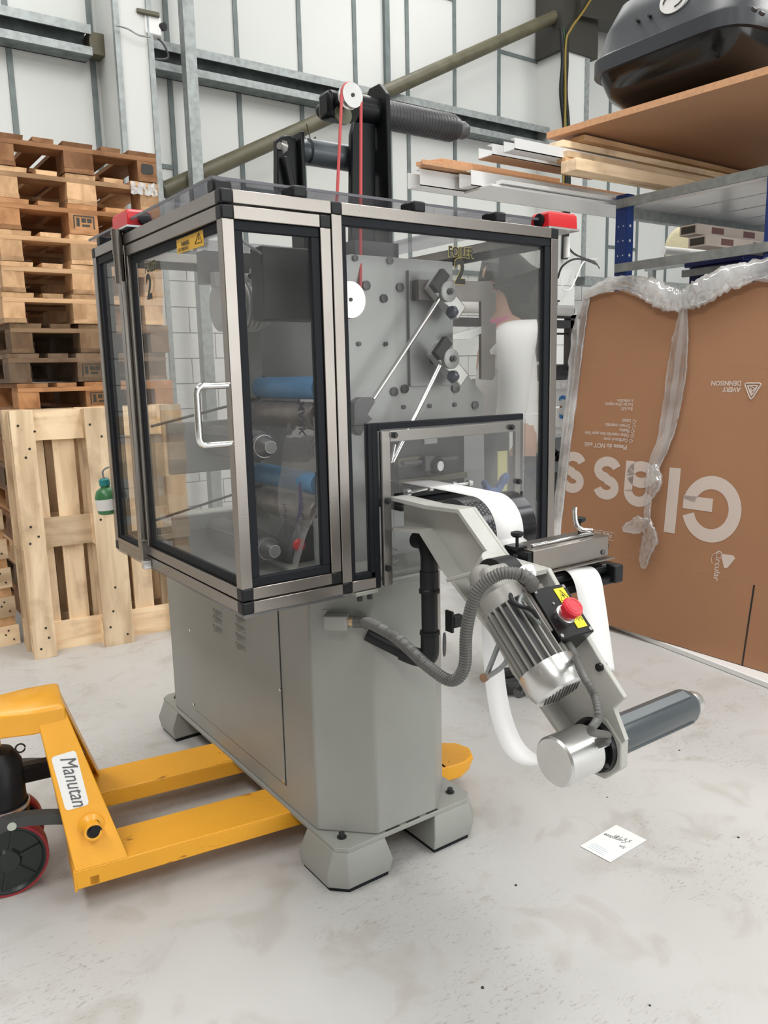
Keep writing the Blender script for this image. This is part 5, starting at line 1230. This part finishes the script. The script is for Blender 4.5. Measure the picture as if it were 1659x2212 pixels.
MB().lathe(sc_, ez_, [(0, .020), (.006, .020), (.008, .016)], 28).build('button_collar', M_alu, cbx, smooth=40)
MB().lathe(sc_, ez_, [(.008, .013), (.016, .013), (.018, .0195), (.030, .021), (.035, .018), (.0355, .001)], 32).build('stop_button', mat('red_button', (.75, .03, .05), .25, coat=.5), cbx, smooth=35)
MB().tube([sc_+ez_*.0355+(ex_*math.cos(t*.4)+ey_*math.sin(t*.4))*.0135 for t in range(16)], .0007, 5, closed=False).build('button_ring', M_redb, cbx)
# conduits
def conduit(name, path, r, par, pitch=.0052):
    P = spline(path, 14); tot = sum((P[i+1]-P[i]).length for i in range(len(P)-1)); n = int(tot/(pitch/4))
    out = []; rad = []; i = 0; acc = 0; seg = (P[1]-P[0]).length
    for k in range(n):
        s = tot*k/(n-1)
        while s > acc+seg and i < len(P)-2: acc += seg; i += 1; seg = (P[i+1]-P[i]).length
        out.append(P[i].lerp(P[i+1], min(1, (s-acc)/seg))); rad.append(r*(1.0 if k % 4 in (0, 1) else .86))
    return MB().tube(out, rad, 12).build(name, M_conduit, par, smooth=50)
# junction box on the chamfer
nch = V((-1, -1, 0)).normalized(); tch = V((1, -1, 0)).normalized()
qj = onp(732, 1336, (1.037, 1.672, 0), (-.707, -.707, 0))
jb = MB().obox(qj+nch*.022, tch, nch, Z1, .062, .045, .038).build('junction_box', M_grey, A, bevel=.003)
MB().obox(qj+nch*.003+tch*.0, tch, nch, Z1, .082, .006, .05).build('box_flange', M_grey, jb, bevel=.002)
e = qj+nch*.025+tch*.031
MB().lathe(e, tch, [(0, .012), (.012, .012)], 16).build('brass_nut', M_beige, jb, smooth=40)
MB().lathe(e+tch*.012, tch, [(0, .015), (.028, .015), (.028, .017), (.034, .017)], 16).build('hose_fitting', M_conduit, jb, smooth=40)
be = cb_-ez_*.028-ey_*(ly/2)+ex_*(-.012)
path = [e+tch*.04, PD(800, 1347, 1.62), PD(858, 1380, 1.52), PD(925, 1440, 1.45), PD(975, 1470, 1.42), PD(1003, 1440, 1.40), PD(1008, 1360, 1.38), PD(1030, 1280, 1.36), PD(1075, 1242, 1.35), PD(1120, 1240, 1.35), PD(1150, 1258, 1.37), be-ey_*.018]
conduit('large_conduit', path, .0115, A)
MB().lathe(be, -ey_, [(0, .017), (.012, .017), (.012, .015), (.03, .015), (.032, .0125)], 16).build('hose_fitting', M_conduit, cbx, smooth=40)
# rewind end
fc_ = PX(1286, 1608, xw)
ry, rzz = fc_.y, fc_.z
end = []
cR = .068
for k in range(8):
    an = math.pi/8+k*math.pi/4; end.append(V((xw-.002, ry+cR*math.cos(an), rzz+cR*math.sin(an))))
ep = MB().prism(end, (.022, 0, 0)).build('arm_end_plate', M_cast, A, bevel=.003)
MB().prism([PX(u, v, xw)+V((.0008, 0, 0)) for u, v in ((1105, 1445), (1240, 1410), (1322, 1525), (1350, 1600), (1290, 1665), (1228, 1612))], (.0105, 0, 0)).build('arm_gusset', M_cast, A)
def rl_(prof, m_, nm, par=None, seg=40): return MB().lathe((0, ry, rzz), X1, prof, seg).build(nm, m_, par or A, smooth=35)
rl_([(xw-.012, .052), (xw-.002, .055)], M_blackm, 'bearing_flange')
xcan1 = AXu(1262, ry, rzz+.0)
xcan0 = AXu(1196, ry, rzz)
rl_([(xcan1-.01, .040), (xw-.01, .041)], M_blackm, 'bearing_housing')
mcn = rl_([(xcan0, .044), (xcan0+.004, .048), (xcan1+.004, .048), (xcan1+.005, .042)], M_alu, 'encoder_can')
c = V((xcan1-.012, ry-.040, rzz+.022))
nb = V((0, -.8, .6))
MB().obox(V((xcan1+.008, ry, rzz))+nb*.046, X1, nb.cross(X1), nb, .046, .024, .004).build('clamp_tab', M_alu, mcn, bevel=.004)
for dx in (.018, .004): MB().lathe(V((xcan1+dx, ry, rzz))+nb*.048, nb, [(0, .004), (.005, .004)], 10).build('tab_screw', M_dark, mcn)
for an in (-2.6, -.9, 2.2): MB().lathe((xw-.012, ry+.046*math.cos(an), rzz+.046*math.sin(an)), -X1, [(0, .005), (.003, .005)], 12).build('flange_screw', M_dk2, mcn, smooth=40)
xsh0 = xw+.02; xsh1 = AXu(1484, ry, rzz)
rs_ = rl_([(xsh0, .026), (xsh0+.012, .026), (xsh0+.013, .038), (xsh1-.012, .038), (xsh1, .033), (xsh1+.001, .02)], M_roller2, 'rewind_mandrel')
for an in (1.9, 4.0, 6.1):
    o_ = V((0, math.cos(an), math.sin(an))); MB().obox(V(((xsh0+xsh1)/2, ry, rzz))+o_*.0365, X1, o_.cross(X1), o_, xsh1-xsh0-.04, .024, .006).build('expanding_leaf', M_roller2, rs_, bevel=.002)
rl_([(xsh1, .021), (xsh1+.008, .021), (xsh1+.010, .026), (xsh1+.022, .026), (xsh1+.032, .022), (xsh1+.036, .018)], M_alu, 'mandrel_nose', rs_)
# small conduit from the control box to the can
bo = cb_-ez_*.028+ey_*(ly/2)+ex_*(-.01)
MB().lathe(bo, ey_, [(0, .010), (.012, .011), (.03, .010), (.034, .008)], 14).build('hose_fitting', M_conduit, cbx, smooth=40)
tgt = V((xcan1-.004, ry, rzz))+nb*.052
conduit('small_conduit', [bo+ey_*.03, PD(1258, 1455, 1.16), PD(1285, 1505, 1.12), PD(1292, 1550, 1.10), PD(1278, 1580, 1.12), tgt+nb*.022+V((.0, 0, .008)), tgt], .0062, A, .0045)
MB().lathe(tgt+nb*.022, -nb, [(0, .008), (.01, .010), (.026, .010)], 14).build('hose_fitting', M_conduit, mcn, smooth=40)
# black drain pipe with two elbows
yp_ = 1.50
t1, t2, t3, t4 = PY(917, 1200, yp_), PY(922, 1240, yp_), PY(930, 1385, yp_), PY(934, 1400, yp_)
pp_ = thing('drain_pipe', (t3.x, yp_, t4.z), 'black plastic drain pipe with elbows standing off the machine base', 'pipe')
cxp = t3.x-.002
MB().tube(spline([V((cxp, yp_+.05, t1.z+.03)), V((cxp, yp_+.015, t1.z+.028)), V((cxp, yp_, t1.z+.0)), V((cxp, yp_, t2.z))], 6), .0215, 20).build('elbow', M_black, pp_, smooth=60)
MB().lathe((cxp, yp_, t2.z+.008), -Z1, [(0, .0235), (.045, .0235), (.048, .026), (.056, .026), (.058, .021)], 24).build('socket', M_black, pp_, smooth=35)
MB().cyl((cxp, yp_, t2.z-.04), (cxp, yp_, t3.z+.02), .0205, seg=24).build('straight_pipe', M_black, pp_, smooth=40)
MB().lathe((cxp, yp_, t3.z+.028), -Z1, [(0, .025), (.008, .026), (.01, .0235), (.04, .0235)], 24).build('socket', M_black, pp_, smooth=35)
MB().tube(spline([V((cxp, yp_, t3.z)), V((cxp-.002, yp_+.004, t4.z-.02)), V((cxp-.02, yp_+.03, t4.z-.025)), V((cxp-.045, yp_+.06, t4.z-.012))], 8), .0235, 20).build('elbow', M_black, pp_, smooth=60)
MB().tube([V((cxp-.045, yp_+.06, t4.z-.012)), V((cxp-.105, 1.625, t4.z+.03))], .019, 20).build('branch_pipe', M_black, pp_, smooth=60)
# small black catch and ring at the right corner of the base
q = PY(965, 1340, 1.612); o = MB().obox(q+V((.0, -.012, 0)), X1, Y1, Z1, .008, .03, .06).build('door_catch', M_black, A, bevel=.002)
MB().obox(q+V((.018, -.02, .0)), X1, Y1, Z1, .032, .02, .034).build('catch_block', M_black, o, bevel=.003)
q = V((1.36, 1.655, PY(952, 1405, 1.62).z)); nn = V((.707, -.707, 0)); tt = V((.707, .707, 0))
MB().tube([q+nn*.006+(tt*.024*math.cos(t*.3)+Z1*.032*math.sin(t*.3)) for t in range(21)], .003, 8, closed=True).build('port_ring', M_dk2, A, smooth=60)
# hanging straps under the motor
sp2 = thing('cable_ties', PX(1055, 1465, 1.02), 'two pale straps joined by a brown taped lump hanging under the motor', 'strap')
MB().tube([PX(1080, 1385, 1.03), PX(1050, 1462, 1.02)], .0055, 6).build('strap', M_galvl, sp2)
MB().tube(spline([PX(1105, 1408, 1.03), PX(1085, 1440, 1.02), PX(1050, 1464, 1.02)], 5), .005, 6).build('strap', M_galvl, sp2)
q = PX(1058, 1463, 1.02); d_ = (PX(1075, 1450, 1.02)-PX(1045, 1466, 1.02))
MB().lathe(PX(1040, 1467, 1.02), d_, [(0, .004), (.006, .009), (.018, .008), (.026, .004), (.032, .005)], 9).build('taped_lump', mat('brown_tape', (.30, .17, .10), .6), sp2, smooth=60)

# ================================================================== PAPER
pw_ = thing('paper_web', (1.3, 1.2, .35), 'white paper web running over the drum, hanging from the slitter and looping below', 'paper')
def ribbon(nm, left, right):
    m = MB(); n = len(left)
    for i in range(n-1): m.add([left[i], left[i+1], right[i+1], right[i]], [(0, 1, 2, 3)])
    o = m.build(nm, M_paper, pw_, smooth=70, weld=True)
    md = o.modifiers.new('t', 'SOLIDIFY'); md.thickness = .0006; return o
xp0 = PZ(1062, 1095, dzc+dr).x; xp0, xp1 = 1.245, 1.330
rr = dr+.0012; P = [(1.78, 1.052), (1.55, 1.050), (1.46, 1.048)]
for k in range(22):
    an = R(88-(-1)*0+k*(100/21)+0); P.append((dy+rr*math.cos(an), dzc+rr*math.sin(an)))
P += [(sy1+.01, sz0+.012)]
ribbon('upper_run', [V((xp0, y, z)) for y, z in P], [V((xp1, y, z)) for y, z in P])
# hanging end
lf = [(1195, 1232), (1222, 1232), (1240, 1256), (1250, 1300), (1258, 1350), (1264, 1400), (1270, 1447)]
rg = [(1245, 1222), (1278, 1224), (1297, 1245), (1306, 1290), (1314, 1345), (1321, 1398), (1328, 1449)]
ys = [1.18, 1.16, 1.142, 1.13, 1.122, 1.115, 1.108]
Lp = spline([PY(u, v, y) for (u, v), y in zip(lf, ys)], 5); Rp = spline([PY(u, v, y) for (u, v), y in zip(rg, ys)], 5)
ribbon('hanging_end', Lp, Rp)
# loop
lo = [(1040, 1290), (1040, 1350), (1044, 1420), (1050, 1490), (1062, 1555), (1083, 1612), (1110, 1643), (1142, 1655), (1172, 1648), (1205, 1610), (1240, 1560)]
xl_ = xw+.025
Q = spline([PX(u, v, xl_) for u, v in lo], 6)
wlo = .062
ribbon('lower_loop', Q, [q+V((wlo, 0, 0)) for q in Q])

# film inside the guard with print
fl2 = thing('printed_film', PY(640, 1190, 1.9), 'clear printed foil web with dark lettering hanging between rollers in the left bay', 'film')
L_ = [(640, 815), (636, 860), (622, 910), (612, 960), (608, 1010), (600, 1060), (604, 1110), (620, 1150), (612, 1200), (620, 1235)]
R_ = [(690, 812), (692, 860), (692, 910), (688, 960), (686, 1010), (690, 1060), (688, 1100), (664, 1150), (650, 1200), (640, 1235)]
m = MB(); A_ = spline([PY(u, v, 1.93) for u, v in L_], 5); B_ = spline([PY(u, v, 1.78+.02) for u, v in R_], 5)
for i in range(len(A_)-1):
    for k in range(4):
        f = lambda P_, Q_, t: P_.lerp(Q_, t)
        m.add([f(A_[i], B_[i], k/4), f(A_[i+1], B_[i+1], k/4), f(A_[i+1], B_[i+1], (k+1)/4), f(A_[i], B_[i], (k+1)/4)], [(0, 1, 2, 3)])
m.build('film', MATS['clear_film'], fl2, smooth=80)
M_vio = mat('violet_ink', (.07, .06, .09), .5)
fx = (PY(690, 960, 1.80)-PY(610, 960, 1.93)).normalized()
for (tx_, u, v, y_, s_) in (('MARK', 657, 866, 1.80, .033), ('MARK', 686, 868, 1.785, .028), ('The Materials', 618, 1086, 1.83, .017), ('The Ma', 656, 1084, 1.80, .016)):
    text('printed_word', tx_, s_, M_vio, fl2, PY(u, v, y_), -Z1, -fx, bold=.0004 if s_ < .02 else .0009, thick=0)
for (u) in (628, 663):
    a_ = [PY(u, 1035, 1.86), PY(u-4, 1052, 1.86), PY(u-2, 1075, 1.86), PY(u-4, 1105, 1.86), PY(u-10, 1128, 1.86)]
    b_ = [PY(u+2, 1035, 1.86), PY(u+3, 1052, 1.86), PY(u+6, 1075, 1.86), PY(u+3, 1105, 1.86), PY(u-10, 1128, 1.86)]
    m = MB()
    for i in range(4): m.add([a_[i]+V((0, -.05, 0)), a_[i+1]+V((0, -.05, 0)), b_[i+1]+V((0, -.05, 0)), b_[i]+V((0, -.05, 0))], [(0, 1, 2, 3)])
    m.build('printed_curve', mat('violet_print', (.08, .05, .14), .5), fl2)

# ================================================================== PALLET TRUCK
TA = R(-8.24); TO = PZ(162, 1885, .115)
tk = thing('pallet_truck', (TO.x, TO.y, 0), 'yellow hand pallet truck with black wheel, forks under the machine', 'pallet truck', rz=TA)
ZT = .115
def tb(m, nm, mt_, **k): return m.build(nm, mt_, tk, local=True, **k)
for (y0_, nm) in ((0, 'near'), (.376, 'far')):
    m = MB()
    m.box((0, y0_, ZT-.006), (1.10, y0_+.158, ZT)); m.box((0, y0_, ZT-.050), (1.10, y0_+.006, ZT-.003)); m.box((0, y0_+.152, ZT-.050), (1.10, y0_+.158, ZT-.003))
    fk = tb(m, 'fork', M_scuff, bevel=.004)
    tip = [(1.09, y0_, ), (1.17, y0_+.002), (1.215, y0_+.028), (1.235, y0_+.079), (1.215, y0_+.130), (1.17, y0_+.156), (1.09, y0_+.158)]
    tb(MB().rings([[(x-.02*(x > 1.15), y, ZT-.05) for (x, y) in tip], [(x, y, ZT-.012) for (x, y) in tip], [(x-.004, y, ZT) for (x, y) in tip]]), 'fork_tip', M_scuff, bevel=.004)
    tb(MB().box((-.004, y0_, ZT-.055), (.002, y0_+.158, ZT+.002)), 'fork_heel', M_scuff, bevel=.001)
    tb(MB().cyl((1.02, y0_+.03, .037), (1.02, y0_+.128, .037), .037, seg=20), 'fork_roller', M_dark, smooth=40)
    f_ = (lambda p: V(p)) if nm == 'near' else (lambda p: V((p[0], .534-p[1], p[2])))
    cor = [f_(p) for p in ((.000, 0, ZT), (.131, 0, ZT), (.024, .19, .480), (-.045, .19, .477))]
    hn = (cor[1]-cor[0]).cross(cor[3]-cor[0]).normalized(); hn = hn if (hn.y > 0) == (nm == 'near') else -hn
    tb(MB().prism(cor, hn*.008), 'head_plate', M_yel, bevel=.003)
    tb(MB().prism([cor[0]+hn*.008, cor[0]+hn*.035, cor[3]+hn*.035, cor[3]+hn*.008], V((.004, 0, 0))), 'head_flange', M_yel)
    tb(MB().prism([cor[1]+hn*.008, cor[1]+hn*.035, cor[2]+hn*.035, cor[2]+hn*.008], V((-.004, 0, 0))), 'head_flange', M_yel)
tb(MB().box((.03, .0, ZT-.05), (.06, .534, ZT-.02)), 'cross_tube', M_yel, bevel=.004)
tb(MB().rings([[(.026, .175, z), (.026, .359, z), (-.06, .359, z), (-.19, .33, z), (-.19, .204, z), (-.06, .175, z)] for z in (.425, .487)]+[[(.016, .187, .494), (.016, .347, .494), (-.06, .347, .494), (-.185, .32, .494), (-.185, .214, .494), (-.06, .187, .494)]]), 'head_beam', M_yel, bevel=.005)
bpy.context.view_layer.update()
TI = Matrix.Rotation(-TA, 4, 'Z') @ Matrix.Translation(-V((TO.x, TO.y, 0)))
TWm = Matrix.Translation(V((TO.x, TO.y, 0))) @ Matrix.Rotation(TA, 4, 'Z')
c0_, c1_, c3_ = V((0, 0, ZT)), V((.131, 0, ZT)), V((-.045, .19, .477))
n_out = (c1_-c0_).cross(c3_-c0_).normalized(); n_out = -n_out if n_out.y > 0 else n_out
def PL(u, v, o=.0009):
    nw = TWm.to_3x3() @ n_out
    return TI @ onp(u, v, (TWm @ c0_)+nw*o, nw)
cs = [(110, 1636), (163, 1620), (193, 1738), (142, 1752)]; rp_ = []
for i in range(4):
    a_, b_, c_ = V((*cs[i-1], 0)), V((*cs[i], 0)), V((*cs[(i+1) % 4], 0))
    d0, d1 = (a_-b_).normalized()*9, (c_-b_).normalized()*9
    for t in range(5):
        t /= 4; q = (b_+d0)*(1-t)**2+b_*2*t*(1-t)+(b_+d1)*t*t; rp_.append(PL(q.x, q.y))
lb_ = tb(MB().prism(rp_, -n_out*.0006), 'maker_label', M_white)
dwn = (PL(159, 1745)-PL(128, 1632)).normalized(); acr = (PL(163, 1620)-PL(110, 1636)).normalized()
text('label_script', 'Manutan', .054, mat('grey_ink', (.10, .10, .11), .6), lb_, PL(129, 1638, .0016), dwn, acr, bold=0, sx=.70, shear=.35, local=True)
bs = PL(198, 1788, 0)
tb(MB().lathe(bs, n_out*.5+V((0, -1, 0)), [(-.006, .036), (.0, .034), (.006, .023), (.034, .022), (.035, .019), (.034, .016), (.004, .016)], 28), 'pivot_boss', M_yel, smooth=40)
tb(MB().lathe(bs+(n_out*.5+V((0, -1, 0))).normalized()*.028, n_out*.5+V((0, -1, 0)), [(0, .0165), (.002, .0165)], 20), 'boss_bore', M_ink)
hub = mat('dark_green_black_hub', (.015, .022, .020), .35)
for yc2 in (.185, .345):
    whl = tb(MB().rings([[(-.148+r_*math.cos(k*math.pi/24), yc2-.025+y_, .1+r_*math.sin(k*math.pi/24)) for k in range(48)] for y_, r_ in ((0, .088), (.0, .099), (.004, .1), (.046, .1), (.05, .099), (.05, .088))], closed=True), 'steer_wheel', mat('red_tyre', (.36, .02, .03), .4), smooth=40)
    MB().lathe((-.148, yc2-.0265, .100), Y1, [(-.002, .02), (-.002, .028), (.008, .034), (.008, .082), (.0, .088), (-.0, .0925), (.04, .0925)], 48).build('wheel_hub', hub, whl, local=True, smooth=35)
    for k in range(6):
        an = 2*math.pi*k/6+.3; c = V((-.148+.055*math.cos(an), yc2-.018, .1+.055*math.sin(an)))
        MB().obox(c, (math.cos(an), 0, math.sin(an)), Y1, (-math.sin(an), 0, math.cos(an)), .055, .012, .006).build('hub_rib', hub, whl, local=True)
tb(MB().lathe((-.148, .265, .13), Z1, [(0, .05), (.05, .055), (.052, .066), (.085, .066), (.088, .060), (.09, .062), (.20, .060), (.215, .052), (.235, .040), (.24, .018)], 32), 'hydraulic_pump', M_black, smooth=40)
tb(MB().lathe((-.148, .265, .205), Z1, [(0, .069), (.01, .069)], 32), 'pump_ring', M_alu, smooth=40)
tb(MB().cyl((-.148, .265, .36), (-.148, .265, .43), .013, seg=18), 'piston_rod', M_chrome, smooth=40)
tb(MB().cyl((-.148, .16, .1), (-.148, .37, .1), .018, seg=16), 'wheel_axle', M_dark, smooth=40)
tb(MB().tube([V((-.09, .25, .35))+V((.012*math.cos(t*.5), 0, .012*math.sin(t*.5)+.015)) for t in range(13)], .0025, 6), 'small_ring', M_dark, smooth=60)
for yy in (.10, .42):
    tb(MB().tube(spline([(-.20, yy, .215), (-.155, yy, .238), (-.10, yy, .240), (-.03, yy, .225), (.05, yy, .20)], 6), [.020]*25, 4), 'link_arm', mat('dark_grey_arm', (.045, .048, .048), .35))
tb(MB().lathe((-.13, .086, .235), (0, -1, 0), [(0, .011), (.002, .011)], 18), 'pivot_pin', mat('pale_pin', (.45, .5, .42), .4), smooth=40)
tb(MB().obox((-.03, .30, .27), (1, .25, -.12), (0, 1, 0), (0, 0, 1), .22, .04, .05), 'centre_link', M_black, bevel=.006)
tb(MB().cyl((.058, .01, .205), (.058, .52, .205), .016, seg=16), 'torsion_tube', M_black, smooth=40)

# ================================================================== FLOOR NOTE
nt_p = [PZ(u, v, .0012) for u, v in ((1253, 1828), (1331, 1782), (1397, 1815), (1318, 1863))]
nc = sum(nt_p, V((0, 0, 0)))/4
no = thing('paper_note', (nc.x, nc.y, 0), 'small white handwritten note lying on the floor at lower right', 'note')
MB().prism(nt_p, (0, 0, .0008)).build('sheet', M_paper, no)
xd_ = (nt_p[1]-nt_p[0]).normalized(); xd_ = (nt_p[3]-nt_p[2]).normalized()
xe = (nt_p[0]-nt_p[1]).normalized(); ye = (nt_p[0]-nt_p[3]).normalized()
M_pen = mat('pen_ink', (.10, .10, .12), .6)
xr_, yu = ye, (nt_p[0]-nt_p[1]).normalized()
cc2 = [('5 x 141', 1368, 1818, .022), ('Complete', 1357, 1825, .022), ('Sm', 1355, 1830, .018)]
xt = (nt_p[0]-nt_p[3]).normalized(); yt = (nt_p[0]-nt_p[1]).normalized()
xt = (PZ(1310, 1795, 0)-PZ(1372, 1818, 0)).normalized(); yt = V((xt.y, -xt.x, 0)); yt = -yt if (yt.dot(nt_p[0]-nt_p[1]) < 0) else yt
for s_, u, v, z_ in (('5 x 141', 1367, 1816, .021), ('Complete', 1356, 1818, .021), ('Sm', 1353, 1830, .018)):
    text('handwriting', s_, z_, M_pen, no, PZ(u, v, .0024), xt, -yt if xt.cross(-yt).z > 0 else yt, bold=.0, sx=.8, shear=.3, thick=.0003)
for k in range(4):
    a_ = nt_p[0].lerp(nt_p[3], .15+.0*k)+(nt_p[1]-nt_p[0])*(.08+.05*k); b_ = a_+(nt_p[3]-nt_p[0])*(.55-.08*(k % 2))
    MB().tube([a_+V((0, 0, .001)), b_+V((0, 0, .001))], .0009, 4).build('printed_line', mat('pale_blue_print', (.62, .72, .82), .6), no)

# ================================================================== PERSON behind the machine, seen through the right pane
PC0 = V((2.265, 2.33, 0))
per = thing('person', PC0, 'person with long black hair and white top standing behind the right end of the machine', 'person')
fwd = V((-.82, .57, 0)).normalized(); sd = V((fwd.y, -fwd.x, 0))     # facing towards the left of the picture
def J(f, s, z): return PC0+fwd*f+sd*s+V((0, 0, z))
def skin(nm, pts, edges, rad, m, par, sub=2):
    me = bpy.data.meshes.new(nm); off = wl(par); me.from_pydata([p-off for p in pts], edges, []); me.materials.append(m)
    o = bpy.data.objects.new(nm, me); C.objects.link(o); o.parent = par
    md = o.modifiers.new('skin', 'SKIN')
    for i, r in enumerate(rad):
        me.skin_vertices[0].data[i].radius = r if isinstance(r, tuple) else (r, r)
    me.skin_vertices[0].data[0].use_root = True
    s = o.modifiers.new('sub', 'SUBSURF'); s.levels = sub; s.render_levels = sub
    md.use_smooth_shade = True
    return o
M_skin = mat('skin', (.55, .33, .25), .5)
M_jean = mat('dark_trousers', (.03, .032, .045), .8)
M_hair = mat('black_hair', (.012, .012, .014), .45, bump=.5, bscale=80, stretch=(6, 6, .5))
pts = [J(0, 0, .98), J(0, 0, 1.15), J(.01, 0, 1.32), J(-.0, 0, 1.46), J(.01, 0, 1.54), J(.02, 0, 1.60), J(.03, 0, 1.69), J(.02, 0, 1.75),
       J(0, .17, 1.43), J(.0, .22, 1.18), J(.08, .20, .96), J(.10, .20, .88), J(0, -.17, 1.43), J(.02, -.22, 1.18), J(.10, -.19, .97), J(.12, -.19, .89),
       J(0, .09, .92), J(-.05, .06, .52), J(-.12, .06, .09), J(0, -.09, .92), J(-.05, -.06, .52), J(-.12, -.06, .09)]
ed = [(0, 1), (1, 2), (2, 3), (3, 4), (4, 5), (5, 6), (6, 7), (3, 8), (8, 9), (9, 10), (10, 11), (3, 12), (12, 13), (13, 14), (14, 15), (0, 16), (16, 17), (17, 18), (0, 19), (19, 20), (20, 21)]
rd = [.13, .11, .12, .09, .05, .062, .092, .075, .055, .042, .030, .026, .055, .042, .030, .026, .085, .06, .04, .085, .06, .04]
body = skin('body', pts, ed, rd, M_skin, per)
skin('white_top', [J(0, 0, .96), J(0, 0, 1.15), J(.01, 0, 1.32), J(0, 0, 1.45), J(0, .18, 1.43), J(.0, .225, 1.18), J(.06, .21, 1.02), J(0, -.18, 1.43), J(.02, -.225, 1.18), J(.08, -.20, 1.02)],
     [(0, 1), (1, 2), (2, 3), (3, 4), (4, 5), (5, 6), (3, 7), (7, 8), (8, 9)], [.145, .125, .135, .105, .075, .06, .05, .075, .06, .05], M_paper, per)
skin('pink_scarf', [J(.02, .06, 1.51), J(.07, 0, 1.50), J(.02, -.06, 1.51), J(-.03, 0, 1.53)], [(0, 1), (1, 2), (2, 3), (3, 0)], [.035]*4, mat('pink_cloth', (.55, .16, .28), .8), per)
skin('trousers', [J(0, 0, 1.0), J(0, .09, .92), J(-.05, .06, .52), J(-.12, .06, .10), J(0, -.09, .92), J(-.05, -.06, .52), J(-.12, -.06, .10)],
     [(0, 1), (1, 2), (2, 3), (0, 4), (4, 5), (5, 6)], [.135, .10, .075, .06, .10, .075, .06], M_jean, per)
for s_ in (.06, -.06):
    skin('shoe', [J(-.16, s_, .045), J(-.06, s_, .04), J(.04, s_, .032)], [(0, 1), (1, 2)], [(.045, .042), (.045, .038), (.038, .03)], M_dark, per)
skin('hair', [J(-.01, 0, 1.76), J(-.03, 0, 1.69), J(-.06, 0, 1.60), J(-.09, .0, 1.48), J(-.11, 0, 1.36), J(.035, 0, 1.77)], [(0, 1), (1, 2), (2, 3), (3, 4), (0, 5)], [.10, .108, .095, .075, .045, .085], M_hair, per)
MB().lathe(J(.112, 0, 1.655), fwd-Z1*.3, [(0, .016), (.012, .013), (.024, .010), (.028, .004)], 10).build('nose', M_skin, per, smooth=60)
for s_ in (.033, -.033):
    MB().lathe(J(.106, s_, 1.685), fwd, [(0, .010), (.006, .008), (.008, .004)], 10).build('eye', M_dark, per, smooth=60)
MB().obox(J(.112, 0, 1.615), sd, fwd, Z1, .045, .012, .010).build('mouth', mat('lips', (.45, .16, .15), .5), per, bevel=.004)
for s_ in (1, -1):
    hp_ = J(.11, .195*s_, .86)
    for k in range(4):
        a_ = hp_+fwd*(.022-.014*k); MB().tube([a_, a_+V((0, 0, -.04))+fwd*.004, a_+V((0, 0, -.072+.006*abs(k-1)))-fwd*.004], [.009, .0085, .006], 8).build('finger', M_skin, per, smooth=60)
    MB().tube([hp_+fwd*.02+V((0, 0, .03)), hp_+fwd*.045+V((0, 0, .0)), hp_+fwd*.045+V((0, 0, -.03))], [.010, .009, .007], 8).build('thumb', M_skin, per, smooth=60)
    MB().obox(hp_+V((0, 0, .015)), fwd, sd, Z1, .07, .028, .07).build('palm', M_skin, per, bevel=.012)
